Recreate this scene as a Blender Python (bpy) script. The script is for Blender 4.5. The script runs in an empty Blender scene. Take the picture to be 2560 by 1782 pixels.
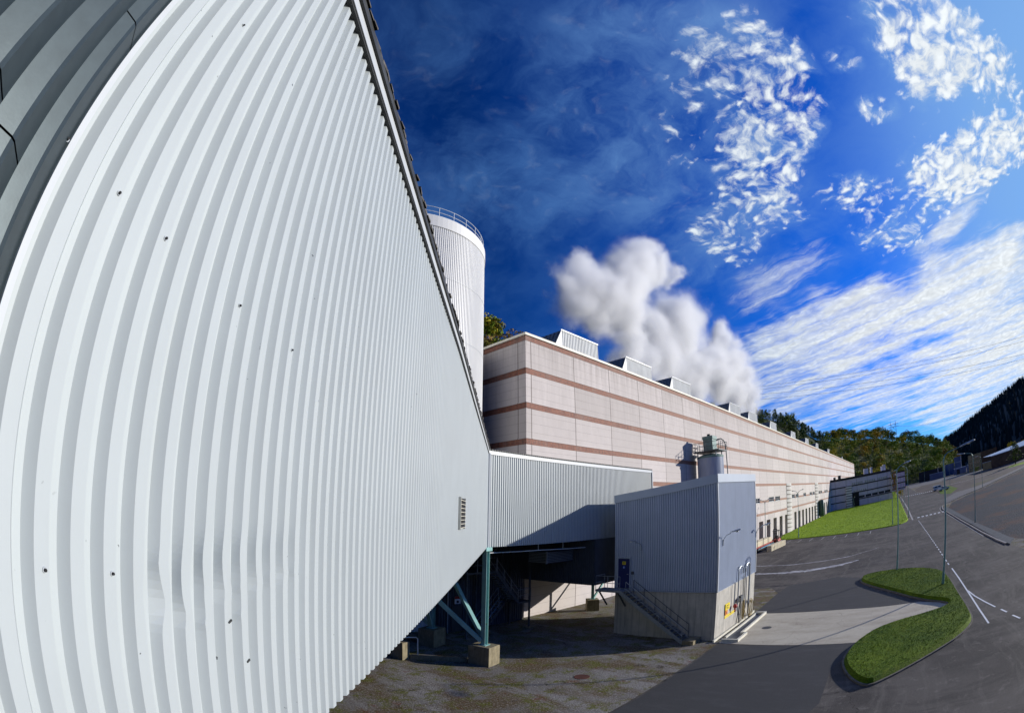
import bpy, math, random
from math import sin, cos, tan, pi, radians as rad, atan2, hypot, sqrt, floor, exp
from mathutils import Matrix, Vector
from mathutils.geometry import tessellate_polygon
random.seed(7)
sc = bpy.context.scene

# ------------------------------------------------------------------ camera, sky, sun
cd = bpy.data.cameras.new('camera'); cam = bpy.data.objects.new('camera', cd); sc.collection.objects.link(cam)
cd.type = 'PANO'; cd.panorama_type = 'FISHEYE_EQUISOLID'
cd.sensor_fit = 'HORIZONTAL'; cd.sensor_width = 36; cd.sensor_height = 24
cd.fisheye_lens = 17.0875; cd.fisheye_fov = rad(220)
cd.shift_x = 0.03579; cd.shift_y = 0.00619
cd.clip_start = 0.05; cd.clip_end = 8000
CAM_ROWS = ((0.7639, -0.6451, 0.0201), (-0.2150, -0.2246, 0.9505), (-0.6086, -0.7303, -0.3102))
EYE = 9.0
def _cam():
    p, r = -0.32066, -0.02123
    u = Vector((0, cos(p), sin(p))); up = Vector((cos(r)*u.x - sin(r)*u.y, sin(r)*u.x + cos(r)*u.y, u.z))
    f = Vector((0, 0, -1)); fh = (f - up*f.dot(up)).normalized(); rt = fh.cross(up)
    a = rad(50.1)
    x = rt*sin(a) + fh*cos(a); y = -rt*cos(a) + fh*sin(a)
    return Matrix((x, y, up)).to_4x4()
cam.matrix_world = Matrix.Translation((0, 0, EYE)) @ _cam()
sc.camera = cam

SUN_AZ, SUN_EL = -45.0, 16.0       # degrees: azimuth from +X, elevation
w = bpy.data.worlds.new('World'); sc.world = w; w.use_nodes = True
sd = bpy.data.lights.new('sun', 'SUN'); sd.energy = 5.0; sd.angle = rad(0.5); sd.color = (1.0, 0.955, 0.89)
sun = bpy.data.objects.new('sun', sd); sc.collection.objects.link(sun)
sv = Vector((cos(rad(SUN_AZ))*cos(rad(SUN_EL)), sin(rad(SUN_AZ))*cos(rad(SUN_EL)), sin(rad(SUN_EL))))
sun.rotation_euler = sv.to_track_quat('Z', 'Y').to_euler(); sun.location = (0, 0, 60)
sc.view_settings.view_transform = 'Standard'; sc.view_settings.look = 'None'
sc.view_settings.exposure = 0.0; sc.view_settings.gamma = 1.0
sc.cycles.max_bounces = 8; sc.cycles.volume_bounces = 5; sc.cycles.transparent_max_bounces = 12
sc.cycles.diffuse_bounces = 3; sc.cycles.glossy_bounces = 3
sc.cycles.volume_step_rate = 1.0; sc.cycles.volume_max_steps = 256

class NT:
    """small helper round a node tree"""
    def __init__(s, nt): s.nt = nt; nt.nodes.clear()
    def n(s, t, **k):
        o = s.nt.nodes.new(t)
        for a, b in k.items(): setattr(o, a, b)
        return o
    def l(s, a, b): s.nt.links.new(a, b)
    def put(s, sock, v):
        if v is None: return
        if hasattr(v, 'is_output'): s.l(v, sock)
        else: sock.default_value = v
    def m(s, op, a, b=None, c=None, clamp=False):
        o = s.n('ShaderNodeMath', operation=op, use_clamp=clamp)
        s.put(o.inputs[0], a); s.put(o.inputs[1], b)
        if c is not None: s.put(o.inputs[2], c)
        return o.outputs[0]
    def v(s, op, a, b=None):
        o = s.n('ShaderNodeVectorMath', operation=op)
        s.put(o.inputs[0], a)
        if b is not None: s.put(o.inputs[3] if op == 'SCALE' else o.inputs[1], b)
        return o.outputs['Value'] if op in ('DOT_PRODUCT', 'LENGTH', 'DISTANCE') else o.outputs[0]
    def rng(s, v, a, b, c=0.0, d=1.0, smooth=False):
        o = s.n('ShaderNodeMapRange'); o.interpolation_type = 'SMOOTHSTEP' if smooth else 'LINEAR'
        s.put(o.inputs[0], v)
        for i, q in enumerate((a, b, c, d)): s.put(o.inputs[i+1], q)
        return o.outputs[0]
    def noise(s, vec, scale, detail=4, rough=0.55, dist=0.0):
        o = s.n('ShaderNodeTexNoise'); s.put(o.inputs['Vector'], vec)
        o.inputs['Scale'].default_value = scale; o.inputs['Detail'].default_value = detail
        o.inputs['Roughness'].default_value = rough; o.inputs['Distortion'].default_value = dist
        return o.outputs['Fac']
    def mix(s, f, a, b, blend='MIX'):
        o = s.n('ShaderNodeMix', data_type='RGBA', blend_type=blend); s.put(o.inputs[0], f)
        for i, q in ((6, a), (7, b)):
            if isinstance(q, tuple) and len(q) == 3: q = q + (1,)
            s.put(o.inputs[i], q)
        return o.outputs[2]
    def xyz(s, v):
        o = s.n('ShaderNodeSeparateXYZ'); s.l(v, o.inputs[0]); return o.outputs
    def comb(s, x, y, z):
        o = s.n('ShaderNodeCombineXYZ'); s.put(o.inputs[0], x); s.put(o.inputs[1], y); s.put(o.inputs[2], z); return o.outputs[0]
    def scale(s, v, t): return s.v('MULTIPLY', v, t)

PUFF = [((0.655,0.029,0.755),(2.313,-6.562,-1.752),(6.258,3.692,-5.566),0.95),
 ((0.735,-0.006,0.678),(1.876,-7.384,-2.098),(5.188,2.907,-5.593),1.05),
 ((0.791,0.105,0.602),(3.763,-6.241,-3.853),(2.409,3.819,-3.833),1.0),
 ((0.83,0.194,0.524),(1.447,-8.114,0.707),(6.144,0.24,-9.82),0.9),
 ((0.678,-0.378,0.63),(0.004,-5.256,-3.162),(6.144,2.926,-4.856),1.45),
 ((0.814,-0.337,0.474),(-1.904,-5.016,-0.299),(6.035,-1.606,-11.501),1.35),
 ((0.861,-0.092,0.501),(0.696,-6.223,-2.339),(10.627,7.533,-16.876),0.9),
 ((0.706,-0.169,0.687),(1.988,-18.125,-6.505),(19.102,8.399,-17.565),0.85),
 ((0.769,-0.187,0.611),(0.747,-17.723,-6.357),(20.204,8.995,-22.702),0.85),
 ((0.901,-0.119,0.417),(0.061,-8.785,-2.634),(9.611,5.806,-19.143),0.75),
 ((0.722,-0.474,0.503),(-4.491,-14.717,-7.413),(9.556,2.708,-11.166),0.75),
 ((0.707,0.192,0.681),(4.577,-9.849,-1.978),(4.949,3.53,-6.125),0.65),
 ((0.875,-0.218,0.433),(-1.75,-8.591,-0.783),(10.298,-0.193,-20.895),0.8)]
WISP = [((0.958,0.016,0.286),(0.001,-3.41,0.184),(3.111,-0.561,-10.407),1.1),
 ((0.932,-0.225,0.285),(-1.213,-4.542,0.382),(2.851,-1.653,-10.608),1.2),
 ((0.943,-0.288,0.167),(-1.071,-3.593,-0.149),(1.967,-0.118,-11.282),1.1),
 ((0.983,0.042,0.178),(0.227,-2.564,-0.654),(2.675,4.259,-15.764),0.85),
 ((0.899,0.146,0.412),(0.381,-6.614,1.519),(9.213,-3.785,-18.785),0.7),
 ((0.881,-0.253,0.401),(-2.627,-6.702,1.547),(11.521,-12.131,-32.981),0.85),
 ((0.902,-0.346,0.259),(-3.782,-8.284,2.1),(3.127,-6.334,-19.357),0.9),
 ((0.97,-0.223,0.093),(-1.134,-5.141,-0.515),(2.574,1.707,-22.698),0.9),
 ((0.98,-0.05,0.16),(-0.4,-2.6,-0.1),(2.0,0.5,-13.0),0.75)]
THIN = [((0.605,0.332,0.724),(2.722,-3.892,-0.492),(3.296,2.817,-4.048),0.75),
 ((0.572,0.494,0.655),(2.787,-3.032,-0.147),(3.081,3.073,-5.007),0.5),
 ((0.383,0.522,0.762),(3.944,-3.146,0.176),(2.308,2.724,-3.026),0.35),
 ((0.543,0.127,0.83),(2.398,-4.368,-0.899),(8.003,5.65,-6.106),0.65),
 ((0.77,0.243,0.59),(1.964,-4.302,-0.794),(2.728,2.059,-4.409),0.6),
 ((0.411,0.738,0.535),(4.696,-2.927,0.435),(2.742,3.39,-6.779),0.4)]

def build_sky():
    """blue daylight sky with a layer of altocumulus and cirrus, all in the directions of the sky itself"""
    t = NT(w.node_tree)
    out = t.n('ShaderNodeOutputWorld'); bg = t.n('ShaderNodeBackground'); t.l(bg.outputs[0], out.inputs[0])
    tc = t.n('ShaderNodeTexCoord'); d = t.v('NORMALIZE', tc.outputs['Generated'])
    sky = t.n('ShaderNodeTexSky', sky_type='NISHITA'); sky.sun_disc = False
    sky.sun_elevation = rad(SUN_EL); sky.sun_rotation = rad(90 - SUN_AZ)
    sky.altitude = 100; sky.air_density = 1.0; sky.dust_density = 0.1; sky.ozone_density = 2.5
    X, Y, Z = t.xyz(d)
    den = t.m('ADD', t.m('MAXIMUM', Z, 0.0), 0.10)
    lay = t.comb(t.m('DIVIDE', X, den), t.m('DIVIDE', Y, den), 0.0)
    warp = t.noise(lay, 3.0, 3, 0.6)
    def mask(lst, ro, ri):
        tot = None
        for c, u, v, wt in lst:
            dd = t.v('SUBTRACT', d, c)
            q = t.comb(t.v('DOT_PRODUCT', dd, u), t.v('DOT_PRODUCT', dd, v), t.m('MULTIPLY', t.v('DOT_PRODUCT', dd, c), 1.5))
            r = t.m('ADD', t.v('LENGTH', q), t.m('MULTIPLY', t.m('SUBTRACT', warp, 0.5), 1.3))
            k = t.rng(r, ro, ri, 0.0, wt, True)
            tot = k if tot is None else t.m('MAXIMUM', tot, k)
        return tot
    mp, mw, mt = mask(PUFF, 1.35, 0.50), mask(WISP, 1.45, 0.45), mask(THIN, 1.5, 0.3)
    # altocumulus: many small woolly tufts
    dist = t.n('ShaderNodeTexNoise'); dist.inputs['Scale'].default_value = 7; dist.inputs['Detail'].default_value = 5; t.l(lay, dist.inputs['Vector'])
    lw = t.v('ADD', lay, t.scale(t.v('SUBTRACT', dist.outputs['Color'], (.5, .5, .5)), (0.13, 0.13, 0)))
    n0 = t.noise(lw, 20.0, 10, 0.62)
    vor = t.n('ShaderNodeTexVoronoi', feature='SMOOTH_F1'); vor.inputs['Scale'].default_value = 30.0; vor.inputs['Smoothness'].default_value = 0.6
    t.l(lw, vor.inputs['Vector'])
    tuft = t.rng(vor.outputs['Distance'], 0.0, 0.6, 1.0, 0.0)
    n2 = t.noise(lw, 5.0, 6, 0.62)
    ncl = t.m('ADD', t.m('ADD', t.m('MULTIPLY', n0, 0.66), t.m('MULTIPLY', tuft, 0.20)), t.m('MULTIPLY', n2, 0.52))
    thr = t.rng(mp, 0.0, 1.25, 0.86, 0.44)
    puff = t.m('MULTIPLY', t.rng(t.m('SUBTRACT', ncl, thr), 0.0, 0.30, 0, 1, True), t.rng(mp, 0.0, 0.35, 0, 1, True))
    # cirrus: streaks that run across the valley
    a = rad(-103.0)
    sx = t.m('ADD', t.m('MULTIPLY', t.xyz(lw)[0], cos(a)), t.m('MULTIPLY', t.xyz(lw)[1], sin(a)))
    sy = t.m('ADD', t.m('MULTIPLY', t.xyz(lw)[0], -sin(a)), t.m('MULTIPLY', t.xyz(lw)[1], cos(a)))
    st = t.comb(t.m('MULTIPLY', sx, 1.0), t.m('MULTIPLY', sy, 5.5), 0.0)
    st2 = t.comb(t.m('MULTIPLY', sx, 4.0), t.m('MULTIPLY', sy, 20.0), 3.0)
    nw = t.m('ADD', t.m('MULTIPLY', t.noise(st, 1.2, 10, 0.68, 0.5), 0.75), t.m('MULTIPLY', t.noise(st2, 1.0, 7, 0.7), 0.30))
    wisp = t.m('MULTIPLY', t.rng(t.m('SUBTRACT', nw, t.rng(mw, 0.0, 1.15, 0.60, 0.22)), 0.0, 0.40, 0, 1, True), t.rng(mw, 0.0, 0.6, 0, 1, True))
    # thin blue veils
    nt_ = t.m('ADD', t.m('MULTIPLY', t.noise(lw, 2.4, 10, 0.64, 0.4), 0.7), t.m('MULTIPLY', t.noise(st, 1.0, 7, 0.6), 0.3))
    veil = t.m('MULTIPLY', t.rng(nt_, 0.36, 0.64, 0, 1, True), t.m('ADD', t.m('MULTIPLY', mt, 0.95), 0.22), clamp=True)
    veil = t.m('MAXIMUM', veil, t.m('MULTIPLY', t.rng(mp, 0.0, 1.0, 0, 0.75), t.rng(n2, 0.36, 0.62, 0, 1, True)))
    fleck = t.m('MULTIPLY', t.rng(t.m('SUBTRACT', ncl, 0.66), 0.0, 0.3, 0, 1, True), t.m('MULTIPLY', mt, 0.12))
    ss = t.v('DOT_PRODUCT', d, tuple(sv))
    cov = t.m('MINIMUM', t.m('MAXIMUM', t.m('MAXIMUM', puff, wisp), fleck), 0.97)
    # clear air, deepened the way a polarising filter does away from the sun
    g = t.n('ShaderNodeHueSaturation'); g.inputs['Saturation'].default_value = 1.25; g.inputs['Value'].default_value = 1.0
    t.l(sky.outputs[0], g.inputs['Color'])
    clear = t.mix(1.0, g.outputs[0], (0.13, 0.80, 2.10, 1), 'MULTIPLY')
    dark_ = t.rng(ss, 0.10, 0.66, 0.40, 0.95)
    clear = t.mix(1.0, clear, t.comb(dark_, dark_, dark_), 'MULTIPLY')
    clear = t.mix(t.rng(ss, 0.74, 0.97, 0, 0.85, True), clear, (2.6, 5.2, 9.2, 1))
    clear = t.mix(t.rng(Z, 0.13, -0.02, 0, 0.6, True), clear, (4.6, 6.6, 9.0, 1))
    clear = t.mix(t.m('MULTIPLY', veil, 0.85), clear, t.mix(t.rng(ss, 0.2, 0.8), (0.85, 2.3, 5.6, 1), (2.4, 4.6, 8.4, 1)))
    lit = t.rng(t.m('ADD', t.m('MULTIPLY', n0, 0.7), t.m('MULTIPLY', tuft, 0.3)), 0.25, 0.65, 0.80, 1.06)
    cb = t.m('MULTIPLY', lit, t.rng(ss, 0.0, 0.9, 8.2, 10.6))
    cloud = t.mix(1.0, t.mix(t.rng(ss, 0.1, 0.7), (0.74, 0.90, 1.05, 1), (0.93, 0.985, 1.02, 1)), t.comb(cb, cb, cb), 'MULTIPLY')
    res = t.mix(cov, clear, cloud)
    t.l(res, bg.inputs['Color']); bg.inputs['Strength'].default_value = 0.092
    w.cycles.sampling_method = 'MANUAL'; w.cycles.sample_map_resolution = 512
build_sky()

# ------------------------------------------------------------------ materials
def mat(name, base, rough=0.6, metal=0.0, var=0.0, vscale=2.0, vstretch=(1, 1, 1), bump=0.0, bscale=30.0, fn=None, spec=0.5, local=False, bstretch=(1, 1, 1), bdist=0.02):
    m_ = bpy.data.materials.new(name); m_.use_nodes = True; t = NT(m_.node_tree)
    out = t.n('ShaderNodeOutputMaterial'); b = t.n('ShaderNodeBsdfPrincipled'); t.l(b.outputs[0], out.inputs[0])
    b.inputs['Roughness'].default_value = rough; b.inputs['Metallic'].default_value = metal
    b.inputs['Specular IOR Level'].default_value = spec
    if local: pos = t.n('ShaderNodeTexCoord').outputs['Object']
    else: pos = t.n('ShaderNodeNewGeometry').outputs['Position']
    col = base + (1,)
    if var:
        nf = t.noise(t.scale(pos, vstretch), vscale, 6, 0.6)
        col = t.mix(t.rng(nf, 0.3, 0.7), tuple(c*(1-var) for c in base), tuple(min(1, c*(1+var)) for c in base))
    if fn: col = fn(t, pos, col, b) or col
    t.put(b.inputs['Base Color'], col)
    if bump:
        bn = t.n('ShaderNodeBump'); bn.inputs['Strength'].default_value = bump; bn.inputs['Distance'].default_value = bdist
        t.l(t.noise(t.scale(pos, bstretch), bscale, 5, 0.6), bn.inputs['Height']); t.l(bn.outputs[0], b.inputs['Normal'])
    return m_

def groove(t, c, period, off, half):
    """1 in a thin line every `period`"""
    f = t.m('FRACT', t.m('DIVIDE', t.m('SUBTRACT', c, off - half), period))
    return t.m('LESS_THAN', f, 2*half/period)

def specks(t, pos, col, b):
    n = t.noise(pos, 22.0, 2, 0.5); k = t.m('MULTIPLY', t.rng(n, 0.755, 0.775), t.rng(t.noise(pos, 2.0, 2), 0.45, 0.6))
    c2 = t.mix(k, col, (0.06, 0.065, 0.07))
    s = t.noise(t.scale(pos, (6, 6, 0.35)), 1.0, 5, 0.6)
    return t.mix(t.rng(s, 0.52, 0.8, 0, 0.22), c2, (0.36, 0.38, 0.36))
M = {}
M['white_sheet'] = mat('white_painted_sheet_metal', (0.425, 0.462, 0.468), 0.45, 0, 0.035, 0.8, fn=specks, bump=0.12, bscale=3.0, bdist=0.01)
M['white_flash'] = mat('white_flashing', (0.50, 0.525, 0.54), 0.4, 0, 0.04, 3)
M['silo_white'] = mat('white_silo_sheet', (0.68, 0.68, 0.665), 0.5, 0, 0.07, 0.5, (1, 1, 0.2))
def b2fn(t, pos, col, b):
    s = t.noise(t.scale(pos, (3, 3, 0.25)), 1.0, 5, 0.6)
    return t.mix(t.rng(s, 0.5, 0.8, 0, 0.25), col, (0.20, 0.24, 0.30))
M['blue_sheet'] = mat('light_blue_grey_sheet_metal', (0.40, 0.455, 0.55), 0.42, 0, 0.05, 0.8, fn=b2fn)
M['blue_flash'] = mat('light_blue_grey_fascia', (0.42, 0.475, 0.55), 0.45, 0, 0.05, 0.8, (1, 1, .3))
M['dark_clad'] = mat('dark_grey_coated_panel', (0.05, 0.068, 0.074), 0.42, 0.35, 0.10, 14, bump=0.015, bscale=90, spec=0.45)
M['dark_gap'] = mat('black_gap', (0.008, 0.008, 0.009), 0.8)
M['dark_metal'] = mat('dark_roof_sheet', (0.035, 0.037, 0.037), 0.55, 0.2, 0.4, 5)
M['roof_scale'] = mat('weathered_roof_edge', (0.085, 0.08, 0.07), 0.85, 0, 0.7, 9, bump=0.5, bscale=12)
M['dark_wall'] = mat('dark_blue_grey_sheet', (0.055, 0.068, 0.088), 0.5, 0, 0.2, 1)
M['green_steel'] = mat('pale_green_painted_steel', (0.22, 0.42, 0.40), 0.45, 0, 0.16, 1.6, fn=lambda t, p, c, b: t.mix(t.rng(t.noise(p, 1.1, 5, 0.65), 0.62, 0.68), c, (0.24, 0.15, 0.06)))
M['steel'] = mat('galvanised_steel', (0.34, 0.37, 0.40), 0.45, 0.45, 0.18, 8)
M['dark_steel'] = mat('dull_dark_steel', (0.09, 0.10, 0.11), 0.55, 0.3, 0.3, 5)
M['white_rail'] = mat('white_rail_paint', (0.66, 0.70, 0.72), 0.5)
M['pole'] = mat('blue_green_lamp_pole', (0.13, 0.27, 0.28), 0.45, 0.2, 0.15, 2)
M['lamp_body'] = mat('grey_lamp_housing', (0.42, 0.45, 0.47), 0.4, 0.1, 0.1, 6)
M['lamp_lens'] = mat('milky_lamp_lens', (0.72, 0.72, 0.66), 0.2)
def conc(t, pos, col, b):
    f = groove(t, t.m('ADD', t.xyz(pos)[0], t.xyz(pos)[1]), 0.62, 0.1, 0.012)
    s = t.noise(t.scale(pos, (5, 5, 0.4)), 1.0, 6, 0.65)
    c = t.mix(t.rng(s, 0.45, 0.75, 0, 0.55), col, (0.15, 0.145, 0.125))
    c = t.mix(t.rng(t.noise(pos, 0.9, 5, 0.6), 0.52, 0.72, 0, 0.35), c, (0.62, 0.58, 0.5))
    return t.mix(t.m('MULTIPLY', f, 0.55), c, (0.10, 0.095, 0.08))
M['concrete'] = mat('board_marked_concrete', (0.46, 0.435, 0.38), 0.85, 0, 0.12, 2, fn=conc, bump=0.25, bscale=25)
M['ped_concrete'] = mat('mossy_concrete', (0.25, 0.21, 0.13), 0.9, 0, 0.3, 3, fn=lambda t, p, c, b: t.mix(t.rng(t.noise(t.scale(p, (7, 7, 0.8)), 1, 6, .7), 0.45, 0.7, 0, .75), c, (0.12, 0.10, 0.045)), bump=0.4, bscale=18)
def hall_fn(t, pos, col, b):
    x, y, z = t.xyz(pos)
    # every precast panel has its own tone
    px = t.m('FLOOR', t.m('DIVIDE', t.m('SUBTRACT', x, 30.9), 6.35)); pz = t.m('FLOOR', t.m('DIVIDE', t.m('SUBTRACT', z, 2.65), 3.25))
    wn = t.n('ShaderNodeTexWhiteNoise'); t.l(t.comb(px, pz, t.m('FLOOR', t.m('DIVIDE', y, 6.35))), wn.inputs[0])
    c = t.mix(t.rng(wn.outputs['Value'], 0, 1, 0, 0.6), col, (0.43, 0.39, 0.36))
    # rain streaks, strongest on the top row
    st = t.noise(t.scale(pos, (2.6, 2.6, 0.16)), 1.0, 7, 0.7)
    top = t.m('MAXIMUM', t.rng(z, 21.4, 25.0, 0.0, 1.0), t.rng(z, 15.0, 22.0, 0.0, 0.45))
    g = t.m('MULTIPLY', t.rng(st, 0.38, 0.66), top)
    c = t.mix(t.m('MULTIPLY', g, 0.62), c, (0.27, 0.235, 0.21))
    st2 = t.noise(t.scale(pos, (6.0, 6.0, 0.2)), 1.0, 5, 0.7)
    c = t.mix(t.m('MULTIPLY', t.rng(st2, 0.6, 0.72), t.m('MULTIPLY', top, 0.5)), c, (0.70, 0.66, 0.64))
    # joints
    gz = groove(t, z, 3.25/4, 2.65, 0.012); gx = groove(t, x, 6.35, 30.9, 0.04); gy = groove(t, y, 6.35, 30.0, 0.04)
    j = t.m('MAXIMUM', t.m('MULTIPLY', gz, 0.5), t.m('MAXIMUM', gx, gy))
    return t.mix(t.m('MULTIPLY', j, 0.92), c, (0.09, 0.065, 0.055))
M['hall'] = mat('pink_grey_precast_panels', (0.60, 0.545, 0.515), 0.85, 0, 0.05, 1.2, fn=hall_fn, bump=0.12, bscale=14)
def brickfn(t, pos, col, b):
    x, y, z = t.xyz(pos)
    br = t.n('ShaderNodeTexBrick'); br.offset = 0.0; br.inputs['Scale'].default_value = 1.0
    br.inputs['Brick Width'].default_value = 0.20; br.inputs['Row Height'].default_value = 0.17; br.inputs['Mortar Size'].default_value = 0.012
    br.inputs['Color1'].default_value = (0.30, 0.105, 0.055, 1); br.inputs['Color2'].default_value = (0.20, 0.065, 0.038, 1); br.inputs['Mortar'].default_value = (0.16, 0.11, 0.09, 1)
    t.l(t.comb(t.m('ADD', x, y), z, 0.0), br.inputs[0])
    n = t.noise(t.scale(pos, (0.5, 0.5, 0.3)), 1.0, 5, 0.6)
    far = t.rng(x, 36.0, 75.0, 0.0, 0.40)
    c = t.mix(t.rng(n, 0.5, 0.7, 0, 0.45), br.outputs[0], (0.26, 0.20, 0.17))
    dk = t.noise(t.scale(pos, (3, 3, 0.5)), 1.0, 6, 0.7)
    c = t.mix(t.rng(dk, 0.52, 0.68, 0, 0.6), c, (0.06, 0.035, 0.03))
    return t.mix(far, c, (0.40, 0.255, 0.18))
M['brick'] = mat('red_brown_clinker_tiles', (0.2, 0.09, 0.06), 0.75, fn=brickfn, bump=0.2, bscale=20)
M['tower'] = mat('cream_tower_panels', (0.60, 0.57, 0.53), 0.8, 0, 0.06, 1)
M['band_dark'] = mat('dark_brown_wedge_band', (0.12, 0.09, 0.07), 0.8)
M['coping'] = mat('cream_metal_coping', (0.66, 0.63, 0.52), 0.55, 0, 0.12, 1.5)
M['monitor'] = mat('pale_roof_unit_sheet', (0.60, 0.62, 0.61), 0.5, 0, 0.12, 1.2, (1, 1, .3))
M['monitor_shade'] = mat('painted_shade_roof_unit_slope', (0.09, 0.125, 0.165), 0.4, 0.1, 0.15, 1)  # darker blue copy; shadow and roof reflection are put into the slope's colour
M['glass'] = mat('dark_window_glass', (0.02, 0.03, 0.045), 0.08, 0, spec=0.9)
M['win_bright'] = mat('painted_sky_reflection_window', (0.9, 0.92, 0.95), 0.12, 0.6)  # near-white base stands in for sky reflected in the panes
M['frame'] = mat('white_window_frame', (0.6, 0.62, 0.63), 0.5)
M['dock_dark'] = mat('dark_dock_door', (0.06, 0.06, 0.058), 0.6, 0, 0.2, 1)
M['wing'] = mat('grey_mauve_precast_panels', (0.62, 0.57, 0.70), 0.85, 0, 0.08, 0.6, fn=lambda t, p, c, b: t.mix(t.m('MULTIPLY', groove(t, t.xyz(p)[1], 5.2, 0.7, 0.07), 0.7), c, (0.08, 0.075, 0.085)))
M['wing_band'] = mat('dark_brown_band', (0.035, 0.026, 0.03), 0.7)
def asph(t, pos, col, b):
    # worn patches, tyre-polished sweeps, pale dust and dark sealed areas
    dn = t.n('ShaderNodeTexNoise'); dn.inputs['Scale'].default_value = 0.16; dn.inputs['Detail'].default_value = 3; t.l(pos, dn.inputs[0])
    wp_ = t.v('ADD', pos, t.scale(t.v('SUBTRACT', dn.outputs['Color'], (.5, .5, .5)), (2.5, 2.5, 0)))
    n = t.noise(wp_, 0.16, 8, 0.65); c = t.mix(t.rng(n, 0.44, 0.56), col, (0.105, 0.093, 0.082))
    s = t.noise(t.scale(wp_, (0.9, 0.10, 1)), 0.9, 8, 0.72); c = t.mix(t.rng(s, 0.50, 0.62, 0, 0.6), c, (0.030, 0.027, 0.026))
    s2 = t.noise(t.scale(wp_, (0.10, 1.3, 1)), 0.8, 8, 0.72); c = t.mix(t.rng(s2, 0.52, 0.66, 0, 0.5), c, (0.175, 0.158, 0.135))
    s3 = t.noise(wp_, 1.4, 7, 0.75); c = t.mix(t.rng(s3, 0.56, 0.64, 0, 0.5), c, (0.21, 0.19, 0.165))
    f = t.noise(pos, 30.0, 3, 0.75); c = t.mix(t.rng(f, 0.5, 0.62, 0, 0.4), c, (0.20, 0.19, 0.175)); c = t.mix(t.rng(f, 0.45, 0.3, 0, 0.6), c, (0.02, 0.019, 0.018))
    vo = t.n('ShaderNodeTexVoronoi', feature='DISTANCE_TO_EDGE'); vo.inputs['Scale'].default_value = 0.11
    dm = t.n('ShaderNodeTexNoise'); dm.inputs['Scale'].default_value = 0.9; dm.inputs['Detail'].default_value = 6; t.l(pos, dm.inputs[0])
    t.l(t.v('ADD', pos, t.scale(dm.outputs['Color'], (2.6, 2.6, 0))), vo.inputs[0])
    return t.mix(t.rng(vo.outputs['Distance'], 0.0, 0.0035, 0.85, 0), c, (0.014, 0.013, 0.012))
M['asphalt'] = mat('worn_asphalt', (0.058, 0.051, 0.046), 0.82, fn=asph, bump=0.5, bscale=45, bdist=0.01, spec=0.12)
M['asphalt_new'] = mat('smoother_newer_asphalt', (0.047, 0.046, 0.046), 0.8, fn=lambda t, p, c, b: t.mix(t.rng(t.noise(p, 26.0, 3, .7), .3, .75, 0, .5), t.mix(t.rng(t.noise(t.scale(p, (1.6, .5, 1)), .8, 7, .7), .5, .75, 0, .5), c, (0.10, 0.10, 0.10)), (0.12, 0.12, 0.12)), bump=0.3, bscale=45, bdist=0.01, spec=0.12)
M['road_pale'] = mat('sun_bleached_road', (0.16, 0.15, 0.145), 0.8, 0, 0.15, 0.2, spec=0.12)
M['dirt_plot'] = mat('brown_bare_soil', (0.085, 0.068, 0.066), 0.95, 0, 0.4, 0.15, (0.3, 1, 1), fn=lambda t, p, c, b: t.mix(t.rng(t.noise(p, 0.06, 5, .6), .52, .66, 0, .6), c, (0.09, 0.10, 0.03)), spec=0.12)
def fieldfn(t, pos, col, b):
    c = t.mix(t.rng(t.noise(pos, 3.0, 6, 0.7), 0.4, 0.65), col, (0.10, 0.105, 0.12))
    c = t.mix(t.rng(t.noise(t.scale(pos, (1, 1, 1)), 0.09, 5, 0.65), 0.5, 0.62, 0, 0.9), c, (0.12, 0.075, 0.06))
    return t.mix(t.rng(t.noise(pos, 0.55, 6, 0.7), 0.6, 0.72, 0, 0.7), c, (0.10, 0.11, 0.03))
M['field'] = mat('coarse_dark_gravel_field', (0.028, 0.032, 0.04), 0.95, fn=fieldfn, bump=1.0, bscale=3.5, bdist=0.3, spec=0.12)
def gravfn(t, pos, col, b):
    c = t.mix(t.rng(t.noise(pos, 0.35, 7, 0.65, 0.5), 0.44, 0.56), col, (0.135, 0.095, 0.05))
    tr_ = t.noise(t.scale(pos, (0.5, 0.12, 1)), 1.0, 6, 0.65, 0.6); c = t.mix(t.rng(tr_, 0.53, 0.63, 0, 0.8), c, (0.30, 0.285, 0.27))
    c = t.mix(t.rng(t.noise(pos, 0.9, 8, 0.78), 0.50, 0.58, 0, 0.9), c, (0.125, 0.125, 0.012))
    c = t.mix(t.rng(t.noise(pos, 0.7, 6, 0.7), 0.60, 0.67, 0, 0.75), c, (0.16, 0.055, 0.03))
    c = t.mix(t.rng(t.noise(pos, 0.5, 8, 0.8, 1.0), 0.57, 0.64, 0, 0.8), c, (0.045, 0.035, 0.025))
    n1_ = t.noise(pos, 9.0, 6, 0.8); n2_ = t.noise(t.v('ADD', pos, (5, 3, 0)), 15.0, 5, 0.85)
    c = t.mix(t.rng(n1_, 0.52, 0.64, 0, 0.75), c, (0.52, 0.49, 0.45))
    return t.mix(t.rng(n2_, 0.50, 0.60, 0, 0.75), c, (0.022, 0.020, 0.018))
M['gravel'] = mat('gravel_with_moss', (0.20, 0.185, 0.17), 0.95, fn=gravfn, bump=1.0, bscale=16, bdist=0.06, spec=0.12)
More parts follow.
